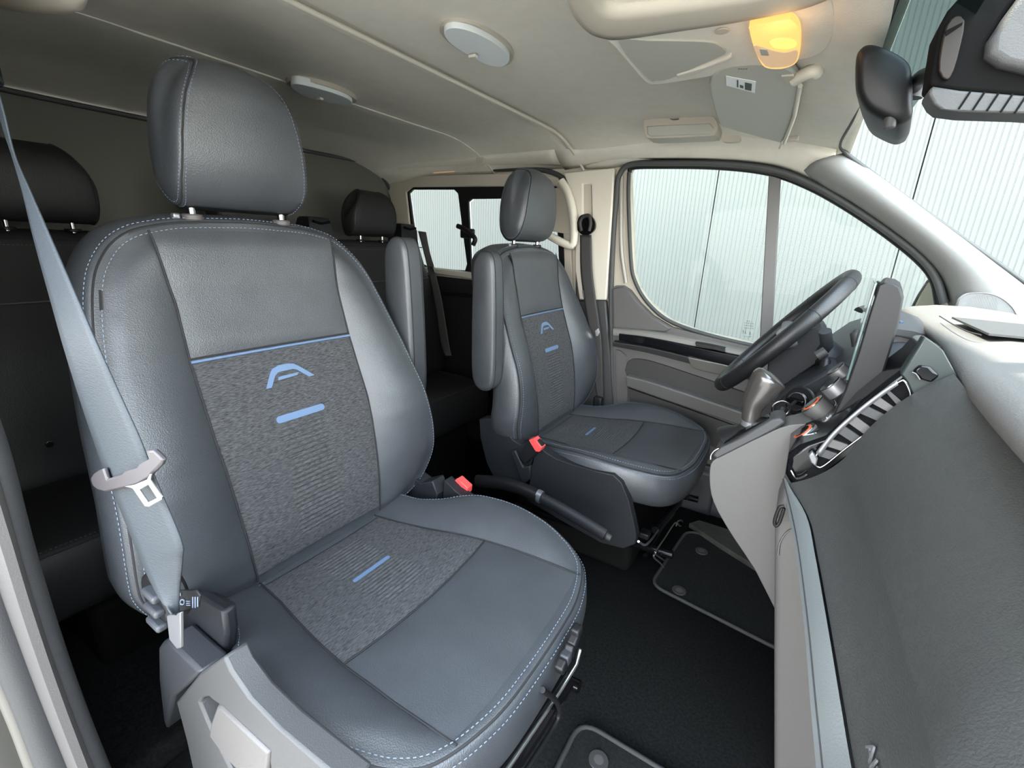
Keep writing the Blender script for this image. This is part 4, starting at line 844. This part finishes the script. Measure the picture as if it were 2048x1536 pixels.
# ------------------------------------------------------------------ steering wheel
wc = Vector((.872, .5, .832)); wn = Vector((-.79, 0, .613)).normalized(); wu = Vector((.613, 0, .79)).normalized()
sw_ = thing('steering_wheel', wc, 'black leather steering wheel tilted in front of the driver seat', 'steering wheel')
wp = [wc + Vector((0, math.cos(a), 0)) * .212 + wu * (math.sin(a) * .212) for a in [2 * math.pi * k / 72 for k in range(72)]]
tube('rim', wp, .0205, 'wheel_leather', sw_, True, 16)
for a in (.5, math.pi - .5, -.9, math.pi + .9, -2.2 + 6.28 if 0 else 2.0):
    c = wc + Vector((0, math.cos(a), 0)) * .212 + wu * (math.sin(a) * .212)
    tg_ = (Vector((0, -math.sin(a), 0)) + wu * math.cos(a)).normalized(); disc('rim_seam', c - tg_ * .0008, tg_, .0211, .0016, 'seam', sw_, 20)
hub = []
for s, d in ((.055, -.035), (.078, -.03), (.088, -.012), (.086, .004), (.070, .014), (.03, .018)):
    hub.append([wc - wn * .02 + Vector((0, math.cos(a), 0)) * s * 1.15 + wu * (math.sin(a) * s * .95) + wn * d for a in [2 * math.pi * k / 40 for k in range(40)]])
loft('hub', hub, 'plastic', sw_, True, True, 60)
for a in (0.05, math.pi - .05, -math.pi / 2):
    d = Vector((0, math.cos(a), 0)) + wu * math.sin(a)
    tube('spoke', [wc - wn * .018 + d * .06, wc - wn * .016 + d * .13, wc - wn * .002 + d * .208], .017, 'silver' if abs(a + math.pi / 2) > .1 else 'plastic', sw_, seg=12, rr=[.020, .015, .011], flat=1.6)
# column shroud and stalks
col = thing('steering_column', wc - wn * .12, 'dark plastic column shroud with stalks behind the steering wheel', 'steering column')
rows = []
for d, r, q in ((.045, .052, 0), (.055, .062, 0), (.10, .080, .004), (.18, .088, .010), (.25, .082, .012), (.28, .06, .012)):
    rows.append([wc - wn * d - wu * q + Vector((0, math.cos(a) * r * 1.05, 0)) + wu * (math.sin(a) * r) for a in [2 * math.pi * k / 32 for k in range(32)]])
loft('shroud', rows, 'plastic', col, True, True, 60)
bevel(plate('shroud_cover', smooth_path(Q([(1536, 724), (1568, 690), (1610, 664), (1642, 655), (1656, 668), (1662, 698), (1640, 722), (1600, 750), (1562, 776), (1538, 770)], .40), 2, True), (0, .19, 0), 'plastic_dark', col), .02, 4, 50)
tube('wiper_stalk', smooth_path([wc - wn * .12 + Vector((0, -.06, .01)), PY(1650, 720, .36), PY(1646, 742, .33), PY(1641, 756, .30)], 5), .012, 'black', col, seg=12)
tube('indicator_stalk', [wc - wn * .12 + Vector((0, -.06, .03)), PY(1654, 690, .36), PY(1650, 662, .34)], .014, 'plastic', col, seg=12)
tube('stalk_tip', [PY(1634, 712, .32), PY(1652, 702, .32)], .012, 'plastic_mid', col, seg=12)
tube('stalk_tip', [PY(1722, 690, .33), PY(1716, 666, .33), PY(1720, 660, .33)], .016, 'plastic_mid', col, seg=12, rr=[.018, .016, .010])
# ------------------------------------------------------------------ gear console
gc = thing('gear_console', PY(1500, 960, 0), 'light grey gear lever console bulging below the centre of the dashboard', 'console')
yc_ = -.085
body = [(1419, 958), (1421, 930), (1434, 916), (1480, 893), (1530, 870), (1560, 856), (1600, 848), (1640, 864), (1640, 960), (1600, 1040), (1575, 1120), (1562, 1230), (1548, 1215), (1510, 1140), (1470, 1080), (1436, 1024), (1422, 988)]
bo_ = plate('console_body', smooth_path(Q(body, yc_), 2, True), (0, .065, 0), 'plastic_grey', gc); bevel(bo_, .022, 5, 60)
core = [(1424, 985), (1436, 965), (1480, 942), (1530, 914), (1600, 896), (1640, 900), (1640, 960), (1600, 1040), (1575, 1120), (1562, 1215), (1515, 1135), (1474, 1076), (1440, 1024)]
bevel(plate('console_core', Q(core, yc_ + .004), (0, .24, 0), 'plastic_grey', gc), .015, 3, 60)
tb_ = [(1424, 912), (1430, 900), (1470, 882), (1520, 852), (1545, 838), (1560, 836), (1572, 846), (1558, 856), (1528, 872), (1480, 896), (1434, 919)]
plate('top_band', Q(tb_, yc_ - .002), (0, .060, 0), 'plastic_mid', gc, bev=.004)
plate('top_plate', Q([(1436, 902), (1470, 884), (1520, 854), (1542, 841), (1538, 836), (1500, 856), (1450, 884)], yc_ + .012), (0, .04, 0), 'gloss', gc, bev=.003)
tube('chrome_edge', smooth_path(Q([(1421, 918), (1422, 910), (1428, 902), (1438, 896)], yc_ - .004), 5), .003, 'chrome', gc, seg=8)
gb = [PY(u, v, -.03) for u, v in ((1470, 888), (1484, 876), (1496, 864), (1501, 850))]
tube('gaiter', gb, .02, 'black', gc, seg=16, rr=[.046, .036, .024, .017])
tube('gear_collar', [PY(1496, 862, -.03), PY(1502, 842, -.03)], .0175, 'silver', gc, seg=16)
kb = smooth_path([PY(1501, 846, -.03), PY(1503, 826, -.03), PY(1508, 806, -.03), PY(1520, 786, -.03), PY(1532, 768, -.03), PY(1541, 756, -.03), PY(1547, 750, -.03)], 3)
rr_ = [interp([(0, .016), (.2, .018), (.45, .026), (.65, .031), (.8, .032), (.9, .028), (.96, .02), (1, .008)], k / (len(kb) - 1)) for k in range(len(kb))]
tube('gear_knob', kb, .02, 'knob', gc, seg=20, rr=rr_, flat=.8)
nbp = [p + Vector((-.012, -.018, .004)) for p in kb[4:-4]]
kr = thing('key_ring', PY(1562, 818, .16), 'chrome key ring hanging beside the gear lever', 'key ring')
kcn = PY(1562, 817, .10)
tube('ring', [kcn + Vector((.0165 * math.cos(a), .006 * math.cos(a), .0165 * math.sin(a))) for a in [2 * math.pi * k / 24 for k in range(24)]], .0022, 'chrome', kr, True, 8)
tube('key', [kcn + Vector((0, 0, -.014)), kcn + Vector((.004, .006, .002))], .004, 'steel', kr, seg=8, flat=2)
tube('key_shaft', [kcn + Vector((.014, .006, .004)), igp + ign * .012], .004, 'black', kr, seg=8)
# lower column of the centre console
lc = thing('console_column', PY(1600, 1200, -.19), 'pale grey lower console column beside the passenger footwell', 'console')
lcp = [(1549, 1062), (1552, 1020), (1566, 985), (1600, 960), (1760, 960), (1900, 1300), (1800, 1800), (1550, 1800), (1548, 1536), (1548, 1300)]
bevel(plate('column_body', Q(lcp, -.170), (0, .20, 0), 'plastic_grey', lc), .010, 4, 50)
tube('column_line', smooth_path(Q([(1556, 1110), (1560, 1085), (1574, 1064), (1592, 1056)], -.1715), 6), .0016, 'dash_top', lc, seg=6)
hk = thing('bag_hook', PY(1558, 1020, -.19), 'small black hook hanging under the glovebox edge', 'hook')
tube('hook_loop', smooth_path(Q([(1568, 1012), (1560, 1014), (1554, 1026), (1549, 1044), (1552, 1052), (1558, 1046), (1564, 1030), (1568, 1016)], -.20), 5), .0028, 'black', hk, seg=8)
# ------------------------------------------------------------------ handbrake
hb_ = thing('handbrake', PY(1080, 1000, .07), 'black handbrake lever lying between the two front seats', 'handbrake')
hp_ = smooth_path([PY(u, v, .07) for u, v in ((955, 962), (1000, 966), (1040, 976), (1076, 992))], 5)
tube('lever_base', hp_, .021, 'black', hb_, seg=16, flat=.8)
tube('band', [PY(1074, 990, .07), PY(1083, 995, .07)], .0215, 'silver', hb_, seg=16, flat=.75)
hq = smooth_path([PY(u, v, .07) for u, v in ((1084, 996), (1120, 1016), (1170, 1045), (1205, 1066), (1214, 1072))], 5)
tube('grip', hq, .024, 'plastic_dark', hb_, seg=16, flat=.75, rr=[.017 + .002 * sm(k / 6) - .005 * (k > 17) for k in range(len(hq))])
tube('release_button', [PY(1212, 1071, .07), PY(1222, 1077, .07)], .010, 'plastic_mid', hb_, seg=12)
box('lever_bracket', (.20, .07, .12), (.34, .06, .24), 'matte', hb_, .01)
# ------------------------------------------------------------------ overhead
def H(l, z): return [PZ(u, v, z) for u, v in l]
oc = thing('overhead_console', PZ(1450, 80, 1.39), 'beige overhead console with a map lamp above the windscreen', 'console')
ob = [(1100, -60), (1137, 0), (1152, 40), (1182, 70), (1216, 82), (1242, 108), (1276, 148), (1296, 166), (1320, 168), (1400, 156), (1500, 138), (1590, 122), (1636, 108), (1660, 84), (1670, 44), (1662, 0), (1640, -60)]
bevel(plate('console_shell', smooth_path(H(ob, 1.375), 3, True), (0, 0, .05), 'headliner', oc), .010, 3, 50)
lipp = smooth_path(H([(1128, -20), (1146, 30), (1172, 62), (1200, 76), (1240, 80), (1340, 66), (1470, 46), (1600, 20), (1680, -10)], 1.366), 4)
lip2 = smooth_path(H([(1180, -40), (1192, -8), (1206, 12), (1226, 20), (1260, 20), (1350, 10), (1470, -6), (1600, -30), (1690, -60)], 1.366), 4)
solid(loft('storage_lip', rows_between(lipp, lip2, 4, (0, 0, -.004)), 'beige', oc), .02, 1)
plate('tray_lid', smooth_path(H([(1238, 86), (1300, 82), (1410, 84), (1440, 92), (1452, 106), (1430, 118), (1380, 140), (1340, 158), (1312, 162), (1296, 158)], 1.3725), 3, True), (0, 0, .02), 'visor', oc, bev=.004)
plate('lid_lip', H([(1352, 152), (1400, 138), (1452, 118), (1462, 112), (1464, 118), (1440, 130), (1390, 150), (1356, 158)], 1.3695), (0, 0, .01), 'beige_light', oc, bev=.003)
for (u, v) in ((1444, 61),): disc('speaker_dot', PZ(u, v, 1.374), (0, 0, -1), .010, .002, 'beige', oc, 20)
for k in range(9): disc('mic_hole', PZ(1480 + (k % 5) * 5 - (k // 5) * 2, 142 - (k // 5) * 5, 1.3745), (0, 0, -1), .0018, .001, 'hole', oc, 8)
lp = [(1499, 62), (1504, 54), (1570, 40), (1588, 44), (1598, 60), (1600, 84), (1598, 112), (1590, 128), (1568, 137), (1542, 138), (1524, 130), (1508, 96)]
lm = thing('map_lamp', PZ(1550, 88, 1.37), 'glowing amber map lamp lens set in the overhead console', 'lamp')
bevel(plate('lamp_lens', smooth_path(H(lp, 1.366), 3, True), (0, 0, .012), 'amber', lm), .004, 3, 50)
plate('clear_lens', smooth_path(H([(1506, 92), (1540, 100), (1570, 106), (1594, 100), (1594, 118), (1584, 130), (1560, 135), (1530, 132)], 1.3652), 3, True), (0, 0, .004), 'amber_soft', lm, bev=.001)
plate('bulb_spot', smooth_path(H([(1540, 84), (1560, 78), (1588, 82), (1592, 92), (1576, 98), (1550, 96)], 1.3650), 3, True), (0, 0, .003), 'amber_hot', lm)
plate('lamp_switch', H([(1518, 98), (1534, 100), (1538, 112), (1522, 112)], 1.364), (0, 0, .003), 'visor', lm, bev=.001)
pl = bpy.data.lights.new('map_lamp_glow', 'POINT'); pl.energy = .012; pl.color = (1, .55, .2); pl.shadow_soft_size = .02
po = bpy.data.objects.new('map_lamp_glow', pl); COL.objects.link(po); po.location = PZ(1555, 86, 1.345)
# sun visor
sv = thing('sun_visor', PZ(1510, 200, 1.37), 'grey-green sun visor folded up against the roof on the driver side', 'sun visor')
vz = lambda u, v: PZ(u, v, 1.372 - .020 * (v - 150) / 130)
vpts = [vz(*p) for p in ((1418, 170), (1440, 140), (1500, 128), (1568, 134), (1594, 152), (1598, 172), (1594, 200), (1584, 236), (1566, 282), (1552, 284), (1500, 270), (1446, 254), (1434, 240), (1424, 205))]
bevel(plate('visor_pad', smooth_path(vpts, 2, True), (0, 0, .016), 'visor', sv), .005, 3, 50)
tube('visor_rod', [vz(1597, 172) + Vector((.003, 0, 0)), vz(1586, 232) + Vector((.003, 0, 0)), vz(1566, 286) + Vector((.003, 0, -.001))], .0045, 'beige_light', sv, seg=8)
tube('rod_tip', [vz(1566, 284), vz(1560, 296)], .004, 'beige_light', sv, seg=8)
tube('visor_pivot', smooth_path([vz(1590, 160), vz(1606, 150), vz(1626, 142), vz(1634, 146)], 4), .011, 'beige_light', sv, seg=10)
plate('pivot_socket', [vz(*p) + Vector((0, 0, -.003)) for p in ((1562, 150), (1588, 148), (1592, 162), (1572, 164))], (0, 0, .004), 'beige', sv, bev=.001)
lb = thing('visor_label', vz(1482, 168), 'white warning sticker with a small printed square on the sun visor', 'label')
lab = [vz(*p) + Vector((0, 0, -.0012)) for p in ((1452, 151), (1512, 162), (1510, 185), (1453, 170))]
plate('paper', lab, (0, 0, .0008), 'white', lb, smooth=False)
for q in ([(1490, 163), (1504, 166), (1503, 180), (1490, 177)], [(1474, 158), (1477, 159), (1477, 173), (1474, 172)], [(1480, 168), (1487, 170), (1487, 175), (1480, 173)]):
    plate('print_block', [vz(*p) + Vector((0, 0, -.002)) for p in q], (0, 0, .0006), 'etched', lb, smooth=False)
# folded assist handle, clip, coat hook
ah = thing('assist_handle', PY(1362, 254, .74), 'beige folded assist handle above the driver door window', 'handle')
bevel(plate('handle_body', smooth_path(Q([(1287, 246), (1293, 238), (1335, 235), (1342, 240), (1358, 239), (1362, 233), (1418, 231), (1431, 240), (1436, 255), (1430, 268), (1418, 272), (1306, 277), (1292, 272), (1288, 260)], .60), 2, True), (0, .08, 0), 'beige', ah), .008, 3, 50)
plate('handle_face', Q([(1293, 252), (1420, 246), (1428, 256), (1420, 268), (1302, 273), (1294, 268)], .597), (0, .008, 0), 'visor', ah, bev=.003)
vc = thing('visor_clip', PY(1462, 278, .70), 'small oval blanking cap beside the assist handle', 'clip')
bevel(plate('cap', smooth_path(Q([(1444, 277), (1450, 271), (1475, 271), (1481, 276), (1477, 283), (1450, 284)], .645), 3, True), (0, .02, 0), 'beige', vc), .002, 2, 50)
vh = thing('visor_hook', PY(1578, 278, .66), 'small beige hook that holds the free end of the sun visor', 'clip')
box('hook_body', PY(1578, 278, .66), (.05, .018, .014), 'beige', vh, .004)
ch = thing('coat_hook', PY(963, 320, .80), 'round beige coat hook on the roof edge above the sliding door', 'hook')
disc('hook_base', PY(963, 320, .80), (.1, -1, -.35), .022, .014, 'beige', ch, 28, .003); disc('hook_dimple', PY(964, 321, .80) + Vector((0, -.0135, -.005)), (.1, -1, -.35), .009, .002, 'visor', ch, 20)
# dome lamps
def dome(px, lens_px, tab_px, z, label):
    d = thing('dome_lamp', PZ(sum(p[0] for p in px) / len(px), sum(p[1] for p in px) / len(px), z), label, 'lamp', 'roof dome lamps')
    bevel(plate('lamp_bezel', smooth_path(H(px, z), 3, True), (0, 0, .03), 'beige', d), .004, 3, 50)
    bevel(plate('lamp_lens', smooth_path(H(lens_px, z - .010), 3, True), (0, 0, .02), 'lens', d), .006, 3, 50)
    c = PZ(*tab_px, z - .018); box('lamp_switch', c, (.018, .012, .006), 'beige_light', d, .002)
dome([(879, 62), (890, 48), (914, 43), (950, 50), (990, 70), (1018, 92), (1027, 112), (1020, 128), (1000, 134), (970, 128), (930, 108), (895, 84)], [(888, 68), (897, 58), (918, 57), (950, 66), (985, 84), (1010, 103), (1019, 118), (1012, 130), (996, 134), (970, 128), (935, 110), (902, 88)], (946, 113), 1.442, 'larger white dome lamp set in the roof ahead of the seam')
dome([(573, 170), (582, 161), (610, 163), (650, 172), (690, 186), (713, 200), (710, 207), (690, 205), (650, 196), (605, 182)], [(582, 174), (590, 168), (615, 172), (650, 181), (688, 194), (704, 204), (700, 210), (680, 209), (645, 203), (605, 191)], (640, 198), 1.444, 'smaller dome lamp farther back, just behind the large headrest')
# near roof grip in the top left corner
ng = thing('roof_grip', PY(80, 5, -.72), 'beige rounded roof grip cut off by the top left corner', 'handle')
rows = []
for k in range(9):
    t = k / 8; u = -40 + 215 * t; r = .016 * math.sqrt(max(.02, 1 - (2 * t - 1) ** 4)); c = PY(u, -2 - 10 * (2 * t - 1) ** 2, -.72)
    rows.append([c + Vector((0, .9 * r * math.cos(a), 1.1 * r * math.sin(a))) for a in [2 * math.pi * j / 16 for j in range(16)]])
loft('grip_body', rows, 'beige', ng, True, True, 60)
# ------------------------------------------------------------------ interior mirror and sensor cover
im = thing('rear_view_mirror', PY(1775, 160, -.04), 'black interior mirror hanging at the top of the windscreen', 'mirror')
mp = [(1713, 160), (1714, 110), (1722, 90), (1738, 82), (1762, 86), (1798, 102), (1822, 122), (1828, 150), (1830, 200), (1829, 228), (1815, 240), (1794, 244), (1762, 232), (1735, 216), (1718, 190)]
near_ = smooth_path(Q(mp, -.14), 3, True); mc = Vector((0, 0, 0))
for p in near_: mc += p / len(near_)
rows = []
for dy, s, dx_ in ((0, .72, 0), (.003, .88, 0), (.010, .97, 0), (.020, 1, 0), (.12, .98, .012), (.19, .9, .02), (.205, .7, .022)):
    rows.append([mc + (p - mc) * s + Vector((dx_, dy, 0)) for p in near_])
loft('mirror_housing', rows, 'black', im, True, True, 60)
disc('dimmer_knob', PY(1782, 232, -.13), (.1, 0, -1), .007, .016, 'plastic_mid', im, 16, .002)
tube('mirror_arm', smooth_path([PY(1826, 178, -.02), PY(1836, 160, -.06), PY(1850, 152, -.12), PY(1872, 146, -.20)], 4), .010, 'black', im, seg=12)
tube('arm_joint', [PY(1824, 196, -.02), PY(1834, 172, -.02)], .013, 'plastic_mid', im, seg=12)
sc2 = thing('sensor_cover', PY(1950, 150, -.23), 'grey sensor cover with slanted louvres fixed to the windscreen beside the mirror', 'sensor cover')
up_ = [(1858, 172), (1866, 120), (1876, 60), (1896, 20), (1950, -40), (2080, -70), (2010, 30), (1976, 80), (1972, 112), (2000, 132), (2080, 150), (2250, 165), (2250, 205), (2048, 192), (1920, 182)]
bevel(plate('cover_shell', Q(up_, -.25), (0, .05, 0), 'matte', sc2), .004, 3, 50)
bevel(plate('cover_hood', Q([(1976, 82), (2012, 28), (2084, -70), (2300, -90), (2300, 165), (2080, 150), (2000, 130), (1973, 112)], -.262), (0, .05, 0), 'plastic_mid', sc2), .008, 3, 50)
lo_ = [(1856, 190), (1858, 178), (1868, 172), (1920, 180), (2048, 190), (2250, 204), (2250, 240), (2048, 228), (1930, 225), (1880, 219), (1866, 208)]
bevel(plate('louvre_panel', Q(lo_, -.258), (0, .04, 0), 'plastic_mid', sc2), .005, 3, 50)
for k in range(9):
    u = 1916 + 28 * k; v = 182 + 2.0 * k
    plate('louvre_slot', Q([(u + 24, v - 1), (u + 28, v), (u + 4, v + 36), (u, v + 35)], -.2595), (0, .003, 0), 'matte', sc2, smooth=False)
plate('bracket', smooth_path(Q([(1878, 142), (1882, 96), (1894, 50), (1912, 32), (1930, 40), (1922, 90), (1908, 140), (1894, 160)], -.256), 2, True), (0, .01, 0), 'bracket', sc2, bev=.003)
plate('bracket_slot', Q([(1890, 62), (1926, 44), (1924, 50), (1892, 72)], -.2575), (0, .002, 0), 'matte', sc2)
# ------------------------------------------------------------------ floor mats
def mat_(label, pts, studs):
    P = [Vector((x, y, .012)) for x, y in pts]; c = sum(P, Vector()) / len(P); m_ = thing('floor_mat', (c.x, c.y, .01), label, 'floor mat', 'front footwell mats')
    plate('mat_pile', P, (0, 0, -.008), 'mat', m_); tube('mat_binding', P, .0055, 'mat_edge', m_, True, 8)
    for u, v in studs:
        c = PZ(u, v, .013); s = disc('mat_stud', c, (0, 0, 1), .021, .004, 'plastic_mid', m_, 28, .001); disc('stud_ring', c + Vector((0, 0, .004)), (0, 0, 1), .010, .0008, 'plastic_grey', s, 20)
def rpoly(corners, r=.045, n=5):
    out = []
    for i, c in enumerate(corners):
        c = Vector((*c, 0)); a = Vector((*corners[i - 1], 0)); b = Vector((*corners[(i + 1) % len(corners)], 0)); d1_, d2_ = (a - c).normalized(), (b - c).normalized()
        for k in range(n + 1):
            t = k / n; q = (c + d1_ * r) * (1 - t) ** 2 + c * 2 * t * (1 - t) + (c + d2_ * r) * t ** 2; out.append((q.x, q.y))
    return out
mat_('driver floor mat with two round studs in the far footwell', rpoly([(.662, .285), (1.02, .236), (1.40, .22), (1.40, .72), (.694, .665)]), ((1403, 1103), (1358, 1182)))
mat_('passenger floor mat, mostly cut off, with one pale stud at the bottom edge', rpoly([(.655, -.252), (.655, -.80), (1.40, -.80), (1.40, -.25)]), ((1197, 1522),))
# ------------------------------------------------------------------ near door opening, lower left
npl = struct(thing('wall_front_post', (.22, -.93, .5), None, None))
XB = .20
def PB(l): return smooth_path([PX(u, v, XB) for u, v in l], 6)
e1 = PB([(-40, 760), (0, 868), (24, 950), (60, 1090), (108, 1250), (160, 1400), (214, 1536), (280, 1690)])
e2 = PB([(-60, 960), (-10, 1080), (30, 1200), (74, 1320), (120, 1440), (158, 1536), (215, 1690), (240, 1760)])
e3 = PB([(-80, 1230), (-40, 1290), (0, 1370), (34, 1450), (66, 1536), (110, 1640), (140, 1740), (160, 1800)])
tube('door_seal', [p + Vector((0, -.016, 0)) for p in e1], .020, 'plastic_mid', npl, seg=16)
solid(loft('post_trim', rows_between([p + Vector((.012, -.016, 0)) for p in e1], [p + Vector((.0, -.006, 0)) for p in e2], 6, (.018, 0, 0)), 'plastic_grey', npl), .006)
tube('trim_groove', [p + Vector((.002, -.004, 0)) for p in e2], .006, 'rubber', npl, seg=8)
solid(loft('sill_trim', rows_between([p + Vector((.0, -.006, 0)) for p in e2], [p + Vector((.0, 0, 0)) for p in e3], 4, (.008, 0, 0)), 'plastic_mid', npl), .006)
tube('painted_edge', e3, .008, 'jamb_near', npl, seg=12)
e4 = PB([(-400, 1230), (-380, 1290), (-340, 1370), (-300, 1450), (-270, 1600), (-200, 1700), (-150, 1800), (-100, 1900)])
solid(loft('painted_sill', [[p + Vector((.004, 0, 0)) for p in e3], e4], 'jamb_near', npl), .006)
rs = struct(box('floor_step', (-.26, -.62, .03), (.50, .60, .06), 'carpet', bev=.02))
